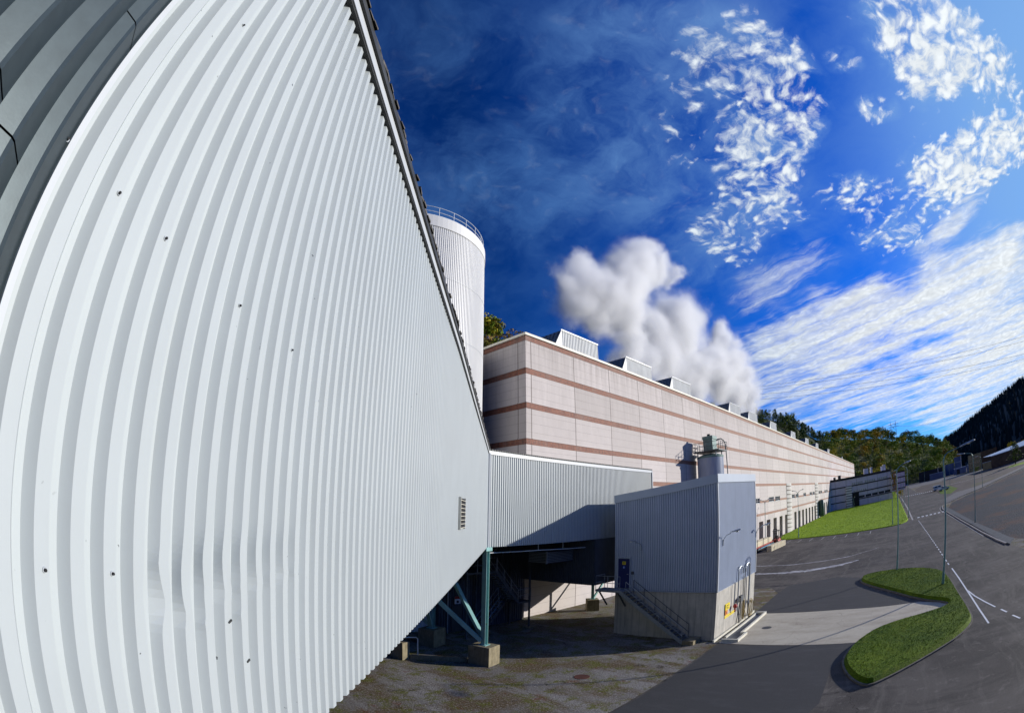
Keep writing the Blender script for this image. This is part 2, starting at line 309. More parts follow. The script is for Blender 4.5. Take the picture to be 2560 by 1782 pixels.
def apronfn(t, pos, col, b):
    c = t.mix(t.rng(t.noise(t.scale(pos, (1, .35, 1)), 0.7, 7, 0.7), 0.42, 0.72, 0, 0.75), col, (0.30, 0.25, 0.19))
    c = t.mix(t.rng(t.noise(pos, 2.5, 6, 0.7), 0.55, 0.75, 0, 0.5), c, (0.62, 0.57, 0.46))
    vo = t.n('ShaderNodeTexVoronoi', feature='DISTANCE_TO_EDGE'); vo.inputs['Scale'].default_value = 0.5
    dn = t.n('ShaderNodeTexNoise'); dn.inputs['Scale'].default_value = 1.5; dn.inputs['Detail'].default_value = 5; t.l(pos, dn.inputs[0])
    t.l(t.v('ADD', pos, t.scale(dn.outputs['Color'], (1.2, 1.2, 0))), vo.inputs[0])
    return t.mix(t.rng(vo.outputs['Distance'], 0.0, 0.006, 0.5, 0), c, (0.09, 0.07, 0.055))
M['apron'] = mat('stained_concrete_slab', (0.50, 0.455, 0.36), 0.85, fn=apronfn, bump=0.3, bscale=30, bdist=0.01, spec=0.12)
M['wet'] = mat('pale_dried_salt_streak', (0.5, 0.5, 0.5), 0.7, fn=lambda t, p, c, b: t.mix(t.rng(t.noise(t.scale(p, (5.0, 0.6, 1)), 1.0, 6, .75, .5), .43, .56), (0.06, 0.054, 0.05), (0.62, 0.62, 0.64)), spec=0.12)
M['dust'] = mat('pale_dust_stain', (0.17, 0.155, 0.14), 0.9, 0, 0.3, 2)
M['kerb'] = mat('kerb_stone', (0.17, 0.155, 0.13), 0.85, 0, 0.3, 4, bump=0.4, bscale=14, spec=0.12)
M['road_edge'] = mat('pale_road_edge', (0.40, 0.38, 0.36), 0.85, 0, 0.2, 2, spec=0.12)
M['kerb_dark'] = mat('asphalt_path', (0.09, 0.10, 0.11), 0.85, 0, 0.25, 2, spec=0.12)
M['paint'] = mat('white_road_paint', (0.72, 0.73, 0.74), 0.6, 0, 0.12, 6, fn=lambda t, p, c, b: t.mix(t.rng(t.noise(p, 9, 5, .7), .6, .75, 0, .6), c, (0.2, 0.2, 0.2)))
M['paint_worn'] = mat('worn_road_paint', (0.42, 0.42, 0.40), 0.7, 0, 0.3, 5)
def grassfn(a, bcol, yel):
    def f(t, pos, col, b):
        c = t.mix(t.rng(t.noise(pos, 0.35, 6, 0.6), 0.38, 0.62), a, bcol)
        c = t.mix(t.rng(t.noise(pos, 1.6, 6, 0.75), 0.5, 0.7, 0, 0.6), c, yel)
        return t.mix(t.rng(t.noise(pos, 9.0, 4, 0.7), 0.35, 0.6, 0.55, 0), c, (0.012, 0.028, 0.004))
    return f
M['grass_lawn'] = mat('bright_lawn', (0.1, 0.2, 0.02), 0.85, fn=grassfn((0.22, 0.36, 0.006), (0.32, 0.48, 0.008), (0.42, 0.52, 0.015)), bump=1.0, bscale=7, bdist=0.15, spec=0.15)
M['grass_island'] = mat('island_grass', (0.05, 0.12, 0.01), 0.85, fn=grassfn((0.075, 0.145, 0.003), (0.14, 0.22, 0.004), (0.22, 0.27, 0.01)), bump=1.0, bscale=12, bdist=0.1, spec=0.15)
def leafmat(name, a, bb, c3):
    def f(t, pos, col, b):
        oi = t.n('ShaderNodeObjectInfo').outputs['Random']
        c = t.mix(t.rng(t.noise(pos, 0.8, 4, 0.7), 0.35, 0.65), a, bb)
        return t.mix(t.rng(oi, 0.3, 1.0, 0, 0.75), c, c3)
    return mat(name, a, 0.75, fn=f, spec=0.2)
M['leaf_green'] = leafmat('broadleaf_green', (0.10, 0.18, 0.012), (0.21, 0.28, 0.018), (0.28, 0.31, 0.02))
M['leaf_yellow'] = leafmat('autumn_yellow_leaf', (0.36, 0.34, 0.02), (0.55, 0.42, 0.025), (0.45, 0.26, 0.02))
M['leaf_brown'] = leafmat('autumn_brown_leaf', (0.20, 0.14, 0.03), (0.32, 0.19, 0.04), (0.16, 0.18, 0.02))
M['leaf_pine'] = leafmat('pine_needles', (0.045, 0.09, 0.02), (0.08, 0.125, 0.025), (0.12, 0.15, 0.02))
M['bark'] = mat('bark', (0.06, 0.045, 0.032), 0.9, 0, 0.3, 3)
M['wood_floor'] = mat('hillside_undergrowth', (0.07, 0.085, 0.02), 0.95, 0, 0.5, 0.05)
M['far_wood'] = mat('far_conifer_forest', (0.012, 0.022, 0.016), 0.95, 0, 0.35, 0.03)
M['navy'] = mat('navy_door_paint', (0.012, 0.018, 0.11), 0.4)
M['yellow'] = mat('yellow_sign', (0.85, 0.66, 0.02), 0.5)
M['orange'] = mat('orange_sign', (0.75, 0.22, 0.02), 0.5)
M['sign_black'] = mat('sign_print', (0.02, 0.02, 0.02), 0.6)
M['sign_white'] = mat('sign_white', (0.75, 0.75, 0.75), 0.5)
M['sign_blue'] = mat('sign_blue', (0.03, 0.12, 0.55), 0.5)
M['red'] = mat('red_paint', (0.4, 0.03, 0.02), 0.5)
M['hose'] = mat('yellow_brown_hose', (0.33, 0.24, 0.07), 0.6, 0, 0.2, 6)
M['black_rubber'] = mat('black_rubber', (0.02, 0.02, 0.022), 0.7)
M['van_white'] = mat('white_car_paint', (0.70, 0.72, 0.74), 0.25, spec=0.7)
M['van_blue'] = mat('blue_car_paint', (0.04, 0.07, 0.32), 0.25, spec=0.7)
M['timber'] = mat('pale_sawn_timber', (0.62, 0.55, 0.38), 0.8, 0, 0.15, 2)
M['shed_blue'] = mat('blue_industrial_sheet', (0.075, 0.13, 0.27), 0.55, 0, 0.2, 0.2)
M['shed_dark'] = mat('black_retaining_wall', (0.018, 0.024, 0.036), 0.8, 0, 0.3, 0.3)
M['tan_wall'] = mat('olive_tan_render', (0.27, 0.245, 0.14), 0.85, 0, 0.25, 0.3)
M['brown_fence'] = mat('brown_timber_cladding', (0.105, 0.072, 0.045), 0.85, 0, 0.3, 0.4)
M['roof_blue'] = mat('pale_blue_metal_roof', (0.30, 0.44, 0.62), 0.4, 0, 0.15, 0.3)
M['tank_green'] = mat('dark_green_tank', (0.05, 0.10, 0.085), 0.45, 0, 0.1, 1)
M['unit_green'] = mat('grey_green_filter_unit', (0.14, 0.24, 0.22), 0.5, 0, 0.12, 2)
M['steel_blue'] = mat('blue_steel_beam', (0.08, 0.24, 0.36), 0.5)
M['red_bush'] = mat('dark_red_leaves', (0.09, 0.025, 0.015), 0.85, 0, 0.4, 2)

# ------------------------------------------------------------------ mesh helpers
class MB:
    def __init__(s): s.v = []; s.f = []
    def add(s, vs, fs):
        o = len(s.v); s.v += [tuple(p) for p in vs]; s.f += [tuple(i + o for i in q) for q in fs]; return s
    def quad(s, a, b, c, d): return s.add([a, b, c, d], [(0, 1, 2, 3)])
    def box(s, x0, x1, y0, y1, z0, z1):
        return s.add([(x0,y0,z0),(x1,y0,z0),(x1,y1,z0),(x0,y1,z0),(x0,y0,z1),(x1,y0,z1),(x1,y1,z1),(x0,y1,z1)],
                     [(0,3,2,1),(4,5,6,7),(0,1,5,4),(1,2,6,5),(2,3,7,6),(3,0,4,7)])
    def obox(s, c, ax, ay, hx, hy, z0, z1):
        """box round centre c with horizontal axes ax, ay"""
        P = [(c[0]+sx*hx*ax[0]+sy*hy*ay[0], c[1]+sx*hx*ax[1]+sy*hy*ay[1]) for sx, sy in ((-1,-1),(1,-1),(1,1),(-1,1))]
        return s.prism(P, z0, z1)
    def beam(s, a, b, wd, ht, up=(0, 0, 1)):
        a, b = Vector(a), Vector(b); d = (b-a).normalized(); u = Vector(up)
        r = d.cross(u)
        if r.length < 1e-3: r = d.cross(Vector((1, 0, 0)))
        r.normalize(); u = r.cross(d).normalized(); r = r*wd/2; u = u*ht/2
        V = [a-r-u, a+r-u, a+r+u, a-r+u, b-r-u, b+r-u, b+r+u, b-r+u]
        return s.add(V, [(0,1,2,3),(7,6,5,4),(0,4,5,1),(1,5,6,2),(2,6,7,3),(3,7,4,0)])
    def prism(s, poly, z0, z1):
        n = len(poly); zz0 = z0 if callable(z0) else (lambda x, y: z0); zz1 = z1 if callable(z1) else (lambda x, y: z1)
        vs = [(x, y, zz0(x, y)) for x, y in poly] + [(x, y, zz1(x, y)) for x, y in poly]
        fs = [(i, (i+1) % n, n+(i+1) % n, n+i) for i in range(n)]
        for t in tessellate_polygon([[Vector((x, y, 0)) for x, y in poly]]): fs += [(t[0], t[1], t[2]), (n+t[2], n+t[1], n+t[0])]
        return s.add(vs, fs)
    def sheet(s, poly, z):
        vs = [(x, y, z) for x, y in poly]
        return s.add(vs, [tuple(t) for t in tessellate_polygon([[Vector((x, y, 0)) for x, y in poly]])])
    def tube(s, pts, r, n=8, closed=False, cap=True):
        P = [Vector(p) for p in pts]; N = len(P); o = len(s.v); prev = None
        R = r if isinstance(r, (list, tuple)) else [r]*N
        for i, p in enumerate(P):
            if closed: d = P[(i+1) % N] - P[i-1]
            else: d = P[min(i+1, N-1)] - P[max(i-1, 0)]
            d.normalize()
            u = prev if prev is not None else (Vector((0, 0, 1)) if abs(d.z) < 0.9 else Vector((1, 0, 0)))
            a = d.cross(u)
            if a.length < 1e-4: a = d.cross(Vector((0, 1, 0)))
            a.normalize(); u = a.cross(d).normalized(); prev = u
            for k in range(n):
                t = 2*pi*k/n; s.v.append(tuple(p + a*R[i]*cos(t) + u*R[i]*sin(t)))
        m = N if closed else N-1
        for i in range(m):
            for k in range(n):
                a0 = o+i*n+k; a1 = o+i*n+(k+1) % n; b0 = o+((i+1) % N)*n+k; b1 = o+((i+1) % N)*n+(k+1) % n
                s.f.append((a0, a1, b1, b0))
        if cap and not closed:
            s.f.append(tuple(o+k for k in range(n))[::-1]); s.f.append(tuple(o+(N-1)*n+k for k in range(n)))
        return s
    def lathe(s, prof, cx=0, cy=0, n=48, a0=0, a1=2*pi):
        full = abs(a1-a0-2*pi) < 1e-6; o = len(s.v); m = n if full else n+1
        for r, z in prof:
            for k in range(m):
                t = a0+(a1-a0)*k/n; s.v.append((cx+r*cos(t), cy+r*sin(t), z))
        for i in range(len(prof)-1):
            for k in range(n):
                k2 = (k+1) % m; s.f.append((o+i*m+k, o+i*m+k2, o+(i+1)*m+k2, o+(i+1)*m+k))
        return s
    def ico(s, c, r, sub=1, sq=(1, 1, 1)):
        import bmesh
        b = bmesh.new(); bmesh.ops.create_icosphere(b, subdivisions=sub, radius=1); b.verts.ensure_lookup_table()
        vs = [(c[0]+q.co.x*r*sq[0], c[1]+q.co.y*r*sq[1], c[2]+q.co.z*r*sq[2]) for q in b.verts]
        fs = [tuple(x.index for x in q.verts) for q in b.faces]; b.free(); return s.add(vs, fs)
    def build(s, name, m_, parent=None, smooth=False, origin=None):
        me = bpy.data.meshes.new(name); o = Vector(origin) if origin is not None else (Vector(parent.matrix_basis.translation) if parent is not None and parent.parent is None else Vector((0, 0, 0)))
        if parent is not None and parent.parent is not None: o = Vector(parent.parent.matrix_basis.translation) + Vector(parent.matrix_basis.translation)
        me.from_pydata([(x-o.x, y-o.y, z-o.z) for x, y, z in s.v], [], s.f); me.update()
        ms = m_ if isinstance(m_, list) else [m_]
        for q in ms: me.materials.append(q)
        if smooth: me.polygons.foreach_set('use_smooth', [True]*len(me.polygons))
        ob = bpy.data.objects.new(name, me); sc.collection.objects.link(ob)
        if parent is not None:
            ob.parent = parent
        else: ob.location = o
        return ob
def tag(o, label=None, cat=None, group=None, kind=None):
    if label: o['label'] = label
    if cat: o['category'] = cat
    if group: o['group'] = group
    if kind: o['kind'] = kind
    return o
def thing(name, label, cat, loc, group=None):
    o = bpy.data.objects.new(name, None); o.empty_display_size = 0.3; sc.collection.objects.link(o); o.location = loc
    return tag(o, label, cat, group)
def struct(name, mb, m_, smooth=False): return tag(mb.build(name, m_, smooth=smooth), kind='structure')
def copy_thing(o, loc=None, rotz=None, scale=None, label=None, parent=None):
    c = o.copy(); sc.collection.objects.link(c); c.parent = parent
    if loc is not None: c.location = loc
    if rotz is not None: c.rotation_euler = (0, 0, rotz)
    if scale is not None: c.scale = (scale,)*3 if not isinstance(scale, tuple) else scale
    if label: c['label'] = label
    for ch in list(o.children): copy_thing(ch, parent=c)
    return c

# ribbed sheet: crest 72, slope 33, valley 40, slope 33 mm, 50 mm deep
PITCH, CREST, SLOPE, DEPTH = 0.178, 0.072, 0.033, 0.05
def rib_profile(L, start=0.0, sc_=1.0, DEPTH=DEPTH):
    """list of (s, depth behind the crest plane)"""
    out = []; s = start - PITCH*sc_*math.ceil((start)/(PITCH*sc_) + 1)
    while s < L + PITCH*sc_:
        for a, d in ((0, 0), (CREST, 0), (CREST+SLOPE, DEPTH), (PITCH-SLOPE, DEPTH)):
            out.append((s + a*sc_, d*sc_))
        s += PITCH*sc_
    res = [(0.0, None)] + [q for q in out if 0 < q[0] < L] + [(L, None)]
    def dep(x):
        for (a, da), (b, db) in zip(out, out[1:]):
            if a <= x <= b: return da + (db-da)*(x-a)/(b-a)
        return 0.0
    res[0] = (0.0, dep(0.0)); res[-1] = (L, dep(L)); return res
def ribbed(mb, p0, p1, zb, zt, start=0.0, sc_=1.0, nrm=None, rows=None, warp=None, deep=DEPTH):
    p0, p1 = Vector(p0), Vector(p1); L = (p1-p0).length; d = (p1-p0)/L
    n = Vector(nrm) if nrm else Vector((d.y, -d.x))
    zb_ = zb if callable(zb) else (lambda s: zb); zt_ = zt if callable(zt) else (lambda s: zt)
    pr = rib_profile(L, start, sc_, deep)
    def pt(s, dd, z):
        q = p0 + d*(s+(warp(s, dd, z) if warp else 0)) - n*dd; return (q.x, q.y, z)
    for (a, da), (b, db) in zip(pr, pr[1:]):
        k = rows(a) if rows else 1
        for i in range(k):
            za0 = zb_(a)+(zt_(a)-zb_(a))*i/k; za1 = zb_(a)+(zt_(a)-zb_(a))*(i+1)/k
            zb0 = zb_(b)+(zt_(b)-zb_(b))*i/k; zb1 = zb_(b)+(zt_(b)-zb_(b))*(i+1)/k
            mb.quad(pt(a, da, za0), pt(b, db, zb0), pt(b, db, zb1), pt(a, da, za1))
    return mb
def wall_open(mb, x0, x1, z0, z1, y, holes, depth):
    """wall facing -Y in the plane y with recessed openings (x0,x1,z0,z1)"""
    xs = sorted({x0, x1, *[h[0] for h in holes], *[h[1] for h in holes]}); 
    for a, b in zip(xs, xs[1:]):
        hs = sorted([(h[2], h[3]) for h in holes if h[0] <= a + 1e-6 and h[1] >= b - 1e-6]); z = z0
        for c, d in hs:
            if c > z: mb.quad((a, y, z), (b, y, z), (b, y, c), (a, y, c))
            z = d
        if z < z1: mb.quad((a, y, z), (b, y, z), (b, y, z1), (a, y, z1))
    for a, b, c, d in holes:
        mb.quad((a, y, c), (a, y, d), (a, y+depth, d), (a, y+depth, c)); mb.quad((b, y, c), (b, y+depth, c), (b, y+depth, d), (b, y, d))
        mb.quad((a, y, d), (b, y, d), (b, y+depth, d), (a, y+depth, d)); mb.quad((a, y, c), (a, y+depth, c), (b, y+depth, c), (b, y, c))
    return mb
def smooth_loop(P, it=2):
    for _ in range(it):
        Q = []
        for i in range(len(P)):
            a, b = P[i], P[(i+1) % len(P)]
            Q += [(a[0]*.75+b[0]*.25, a[1]*.75+b[1]*.25), (a[0]*.25+b[0]*.75, a[1]*.25+b[1]*.75)]
        P = Q
    return P
def inset(P, d):
    A = sum(P[i][0]*P[(i+1) % len(P)][1]-P[(i+1) % len(P)][0]*P[i][1] for i in range(len(P))); sg = 1 if A > 0 else -1
    out = []
    for i in range(len(P)):
        a, b, c = Vector(P[i-1]), Vector(P[i]), Vector(P[(i+1) % len(P)])
        t = (c-a).normalized(); nn = Vector((-t.y, t.x))*sg; q = b+nn*d; out.append((q.x, q.y))
    return out
def inside(x, y, P):
    c = False; j = len(P)-1
    for i in range(len(P)):
        if (P[i][1] > y) != (P[j][1] > y) and x < (P[j][0]-P[i][0])*(y-P[i][1])/(P[j][1]-P[i][1])+P[i][0]: c = not c
        j = i
    return c
def ribbon(mb, pts, wd, z):
    P = [Vector(p) for p in pts]
    for a, b in zip(P, P[1:]):
        d = (b-a).normalized(); n = Vector((-d.y, d.x))*wd/2
        mb.quad((*(a-n), z), (*(b-n), z), (*(b+n), z), (*(a+n), z))
    return mb
def rail(mb, P, h=1.05, step=1.3, r=0.024, mid=True, posts=True):
    P = [Vector(p) for p in P]; up = Vector((0, 0, 1))
    for hh in ((h, h*0.5) if mid else (h,)): mb.tube([p+up*hh for p in P], r, 6)
    if posts:
        for a, b in zip(P, P[1:]):
            k = max(1, round((b-a).length/step))
            for i in range(k+1):
                q = a+(b-a)*i/k; mb.tube([q, q+up*h], r, 6)
    return mb

# ================================================================== SETTING: ground, roads, lawns
g = MB(); N = 24; G = 3200.0
for i in range(N):
    for j in range(N):
        x0, x1 = -G+2*G*i/N, -G+2*G*(i+1)/N; y0, y1 = -G+2*G*j/N, -G+2*G*(j+1)/N
        g.quad((x0, y0, 0), (x1, y0, 0), (x1, y1, 0), (x0, y1, 0))
struct('ground', g, M['gravel'])
ASPH = [(-120, 11.05), (29.6, 11.05), (38.5, 11.25), (46.0, 11.3), (48.8, 12.7), (49.2, 28.9), (105, 28.9), (100, 0), (107, -5.0), (430, -5.0),
        (430, -16), (330, -16), (262, -15.5), (230, -17), (205, -20), (182, -20.5), (167.5, -25.5), (167, -33), (172.6, -40.5), (188.7, -53.5), (204, -66), (260, -118), (246, -130), (187.8, -61), (166.6, -43), (151.3, -32.6),
        (140.8, -23.6), (128.3, -16.9), (122.5, -14.6), (113, -13.5), (54, -13.7), (45.3, -14.9), (36, -19.5), (28, -27), (22, -40), (20, -90), (-120, -90)]
struct('asphalt_yard', MB().sheet(ASPH, 0.004), M['asphalt'])
struct('newer_asphalt', MB().sheet([(38.0, 11.1), (46.0, 11.2), (49.5, 11.0), (52.0, 6.0), (50.0, 3.2), (46.8, 2.9), (43, 1.4), (36.2, -2.6), (37.3, 3.8)], 0.008), M['asphalt_new'])
struct('newer_asphalt', MB().sheet([(-60, 10.9), (29.0, 10.9), (28.6, 1.6), (24, 2.6), (20, 2.4), (12, 4.6), (-60, 8)], 0.008), M['asphalt_new'])
struct('concrete_apron', MB().sheet([(29.3, 11.0), (28.55, 1.7), (30.3, 0.6), (31.6, -1.3), (32.3, -3.3), (33.3, -4.8), (34.4, -4.9), (36.2, -2.7), (36.6, 0.5), (37.25, 3.8), (37.7, 11.2)], 0.012), M['apron'])
# dried pale streaks on the asphalt
for k, (pts, wd) in enumerate((((( 68.2, 27), (66.6, 20.0), (65.1, 14.0), (65.6, 9.5), (66.6, 6.1), (71.8, 1.3)), (.5, .3, .45, .35, .3, .1)),
                               (((59.8, 24), (59.2, 17.7), (58.5, 13.4), (58.7, 10.5), (60.3, 6.4), (62.5, 4.0)), (.7, .9, 1.1, 1.5, 1.3, .3)))):
    mb = MB(); P = [Vector(p) for p in pts]; fine = []
    for i in range(len(P)-1):
        for j in range(10):
            f = j/10; fine.append((P[i].lerp(P[i+1], f), wd[i]*(1-f)+wd[i+1]*f))
    rr = random.Random(k)
    L = [(p, wv*(.6+.8*rr.random()), rr.uniform(-.12, .12)) for p, wv in fine]
    for (a, wa, oa), (b, wb, ob) in zip(L, L[1:]):
        mb.quad((a.x-wa/2+oa, a.y, .010), (b.x-wb/2+ob, b.y, .010), (b.x+wb/2+ob, b.y, .010), (a.x+wa/2+oa, a.y, .010))
    struct('dried_streak', mb, M['wet'])
# far plots and roads to the right
struct('soil_plot', MB().sheet([(168, -23), (185, -21), (205, -20.6), (230, -17.6), (262, -16), (300, -17), (345, -26), (336, -44), (315, -62), (287, -75), (262, -88), (230, -92), (206, -66), (190, -53), (173.5, -40), (168.5, -33)], 0.006), M['dirt_plot'])
struct('side_road', MB().sheet([(340, -16), (470, -18), (466, -33), (414, -54), (345, -68), (312, -81.5), (276, -88), (240, -110), (228, -104), (262, -84), (287, -74.8), (314.7, -61.8), (335.2, -43.2), (345, -26)], 0.010), M['road_pale'])
struct('side_road', MB().sheet([(129.5, -16.2), (141.8, -22.6), (153, -32.0), (168, -42), (189.5, -60), (248, -130), (262, -120), (204, -65.6), (189, -52.8), (173, -39.8), (167.4, -32.5), (167.6, -25.7), (150, -19)], 0.010), M['road_pale'])
rb = MB(); ribbon(rb, [(233, -24), (244, -32), (238, -46), (234, -66), (226, -90)], 1.7, 0.014); struct('pale_kerb_strip', rb, M['road_edge'])
struct('coarse_field', MB().sheet([(54, -15.2), (75, -14.4), (114, -15.2), (122, -17.0), (127.5, -18.2), (140, -25.6), (150, -34), (165, -44.5), (186, -63), (250, -140), (240, -220), (60, -220), (28, -95), (27, -45), (32, -29), (40, -20)], 0.005), M['field'])
struct('asphalt_path', MB().prism([(49.5, -14.25), (54, -13.95), (113, -13.7), (118, -14.2), (114.5, -15.1), (75.4, -14.75), (54, -15.3), (52.0, -15.5)], 0, 0.13), M['kerb_dark'])
kb = MB(); KP = [(50.5, -14.05), (54.1, -13.8), (63.4, -13.55), (82.5, -13.45), (104.5, -13.55), (112.8, -13.6), (118.5, -14.1), (122.5, -14.7), (128.3, -17.1), (140.8, -24.0), (151.3, -33.0), (166.6, -43.4), (187.8, -61.6), (246, -131)]
ribbon(kb, KP, 0.16, 0.145); [kb.quad((*a, 0), (*b, 0), (*b, .145), (*a, .145)) for a, b in [((p[0], p[1]+.08), (q[0], q[1]+.08)) for p, q in zip(KP, KP[1:])]]
struct('road_kerb', kb, M['road_edge'])

LAWN = [(118.0, 28.2), (108.5, 26.6), (105.0, 24.4), (104.4, 21.2), (102.4, 14.0), (100.8, 6.7), (99.8, -0.5), (100.6, -2.6), (103.4, -3.9), (107.7, -4.4), (118.5, -4.5), (143.3, -4.5), (195, -4.6), (300, -4.6), (360, -4.6), (360, -2), (239, -2), (236, 6), (231, 16), (225.5, 24.8), (222, 28.3), (180, 28.4), (138, 28.4)]
def grass_patch(name, poly, z, m_, label, n, hmax, cell=1.0, blade=.02, seed=1, edge=.25):
    inn = inset(poly, edge); mb = MB(); k = len(poly)
    vs = [(x, y, .02) for x, y in poly] + [(x, y, z) for x, y in inn]
    fs = [(i, (i+1) % k, k+(i+1) % k, k+i) for i in range(k)] + [tuple(k+q for q in t) for t in tessellate_polygon([[Vector((x, y, 0)) for x, y in inn]])]
    mb.add(vs, fs); rr = random.Random(seed)
    xs = [p[0] for p in poly]; ys = [p[1] for p in poly]; c = 0; tries = 0
    while c < n and tries < n*12:
        tries += 1
        x, y = rr.uniform(min(xs), max(xs)), rr.uniform(min(ys), max(ys))
        if not inside(x, y, poly): continue
        c += 1; a = rr.uniform(0, 2*pi); h = rr.uniform(.3, 1)*hmax; b_ = blade*rr.uniform(.6, 1.5); zz = z-.02 if inside(x, y, inn) else .03
        lx, ly = rr.uniform(-.5, .5)*h, rr.uniform(-.5, .5)*h
        mb.add([(x-b_*cos(a), y-b_*sin(a), zz), (x+b_*cos(a), y+b_*sin(a), zz), (x+lx, y+ly, zz+h)], [(0, 1, 2)])
    return tag(mb.build(name, m_), label=label, cat='grass', kind='stuff')
grass_patch('lawn_grass', LAWN, 0.16, M['grass_lawn'], 'large bright green lawn in front of the long hall', 26000, .16, blade=.06, seed=3)
ISL = [(49.6,2.8),(50.4,1.4),(50.2,-1.0),(48.6,-3.4),(46.2,-5.1),(44.0,-5.8),(40.2,-6.0),(36.1,-6.05),(32.9,-6.15),(30.7,-6.2),(29.3,-6.2),(28.1,-5.9),(26.5,-4.9),(24.9,-3.3),(23.1,-1.5),(22.2,-0.6),(21.5,0.2),(21.8,0.8),(22.9,1.5),(24.3,2.0),(25.6,2.2),(27.3,2.0),(28.8,1.5),(30.4,0.6),(31.5,-0.9),(32.2,-3.0),(32.7,-4.2),(33.4,-4.85),(34.4,-4.75),(36.6,-2.8),(41.5,-0.1),(44.2,1.5),(46.8,2.8),(48.4,3.1)]
ISL = smooth_loop(ISL, 1)
tag(MB().prism(ISL, 0.0, 0.10).build('island_kerb', M['kerb']), kind='structure')
grass_patch('island_grass', inset(ISL, .06), 0.32, M['grass_island'], 'traffic island of rough grass with two lamp posts beside the road', 30000, .10, blade=.018, seed=5, edge=.2)

# painted markings
mk = MB()
ribbon(mk, [(46.0, -6.7), (41, -6.78), (36.7, -6.82), (31, -6.9), (27.6, -7.0)], .13, .014)
ribbon(mk, [(36.4, -6.86), (34.3, -7.15), (32.2, -7.6), (30.4, -8.05)], .13, .018)
struct('white_edge_line', mk, M['paint'])
mk = MB()
for k in range(26): x = 48.0+k*2.05; ribbon(mk, [(x, -6.62+.0035*(x-48)), (x+1.05, -6.62+.0035*(x-47))], .13, .014)
for a, b in (((29.6, -8.3), (28.7, -8.55)), ((27.8, -8.75), (26.8, -9.05)), ((25.9, -9.35), (25.0, -9.65))): ribbon(mk, [a, b], .14, .014)
struct('white_dashed_line', mk, M['paint'])
mk = MB()
for k in range(7): mk.box(106.6, 108.3, -7.2-k*1.01, -6.65-k*1.01, .010, .014)
for k in range(16): x = 230.5-k*.5; y = -8.4-k*1.0; mk.quad((x-1.6, y-.3, .016), (x+1.6, y-.3, .016), (x+1.6, y+.3, .016), (x-1.6, y+.3, .016))
struct('give_way_blocks', mk, M['paint'])
mk = MB()
for k in range(8): y = 22.5-k*2.62; x = 97.9-k*.62; ribbon(mk, [(x, y), (x+4.4, y)], .13, .014)
ribbon(mk, [(97.9, 23.5), (93.4, 4.0)], .09, .014); struct('parking_bay_lines', mk, M['paint_worn'])
mk = MB(); ribbon(mk, [(104.5, -5.35), (120, -5.5), (145, -5.8), (185, -5.9), (290, -5.9)], .35, .015); ribbon(mk, [(121, -13.9), (116, -13.2), (111, -12.9), (100, -13.0), (60, -13.15)], .14, .016); struct('pale_gutter_line', mk, M['road_edge'])

# ================================================================== LONG HALL
HX0, HX1, HY, HZ = 30.2, 387.0, 29.0, 25.2
hall = thing('factory_hall', 'very long pink grey factory hall with red brown brick bands and rooftop units', 'factory', (30.2, 29, 0))
WIN = [(97.3,100.4),(108.0,112.9),(114.3,119.3),(134.0,138.4),(139.6,144.2),(152.6,157.0),(164.6,169.4),(170.9,175.6),(185.6,189.6),(190.6,194.8),(202.5,206.8),(208.0,212.6)]
DOCK = [(93.1+6.32*k, 96.4+6.32*k) for k in range(6)] + [(137.0+6.14*k, 140.3+6.14*k) for k in range(7)] + [(188+6.2*k, 191.2+6.2*k) for k in range(5)]
holes = [(a, b, 8.65, 9.7) for a, b in WIN] + [(a, b, 0.0, 4.75) for a, b in DOCK]
wm = wall_open(MB(), HX0, HX1, 0, HZ, HY, holes, 1.4)
wm.quad((HX0, 110, 0), (HX0, HY, 0), (HX0, HY, HZ), (HX0, 110, HZ)); wm.quad((HX1, HY, 0), (HX1, 110, 0), (HX1, 110, HZ), (HX1, HY, HZ))
wm.quad((HX0, 110, 0), (HX0, 110, HZ), (HX1, 110, HZ), (HX1, 110, 0))
wm.build('wall', M['hall'], hall)
MB().quad((HX0, HY, HZ-.3), (HX1, HY, HZ-.3), (HX1, 110, HZ-.3), (HX0, 110, HZ-.3)).build('roof', M['dark_metal'], hall)
for zt, zb in ((25.44, 24.95), (22.30, 21.78), (19.10, 18.58), (15.86, 15.35), (12.72, 12.2), (9.12, 8.64), (6.47, 5.97)):
    b_ = MB(); xs = HX0-.02
    if zb == 8.64:
        cuts = [xs] + [q for a, b in WIN for q in (a-.1, b+.1)] + [HX1]
        for a, b in zip(cuts[::2], cuts[1::2]): b_.box(a, b, HY-.025, HY+.05, zb, zt)
    else: b_.box(xs, HX1, HY-.025, HY+.05, zb, zt)
    if zt > 10: b_.box(HX0-.025, HX0+.05, HY+.05, 109, zb, zt)
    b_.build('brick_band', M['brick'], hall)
    if zt < 25: 
        l_ = MB().box(HX0-.07, HX1, HY-.06, HY+.02, zt+.003, zt+.05)
        if zt > 10: l_.box(HX0-.07, HX0, HY+.02, 109, zt+.003, zt+.05)
        l_.build('drip_edge', M['hall'], hall)
MB().box(HX0-.14, HX1, HY-.14, HY+.3, 25.45, 25.69).box(HX0-.14, HX0+.3, HY+.3, 109, 25.45, 25.69).build('coping', M['coping'], hall)
for a, b in WIN:
    f = MB().box(a, b, HY+.10, HY+.16, 8.65, 8.72).box(a, b, HY+.10, HY+.16, 9.63, 9.7).box(a-.05, b+.05, HY-.08, HY+.1, 8.56, 8.645)
    k = max(2, round((b-a)/1.3))
    for i in range(k+1): x = a+(b-a)*i/k; f.box(x-.05, x+.05, HY+.09, HY+.17, 8.65, 9.7)
    wn_ = f.build('window', M['frame'], hall); MB().box(a, b, HY+.2, HY+.24, 8.65, 9.7).build('pane', M['glass'], wn_)
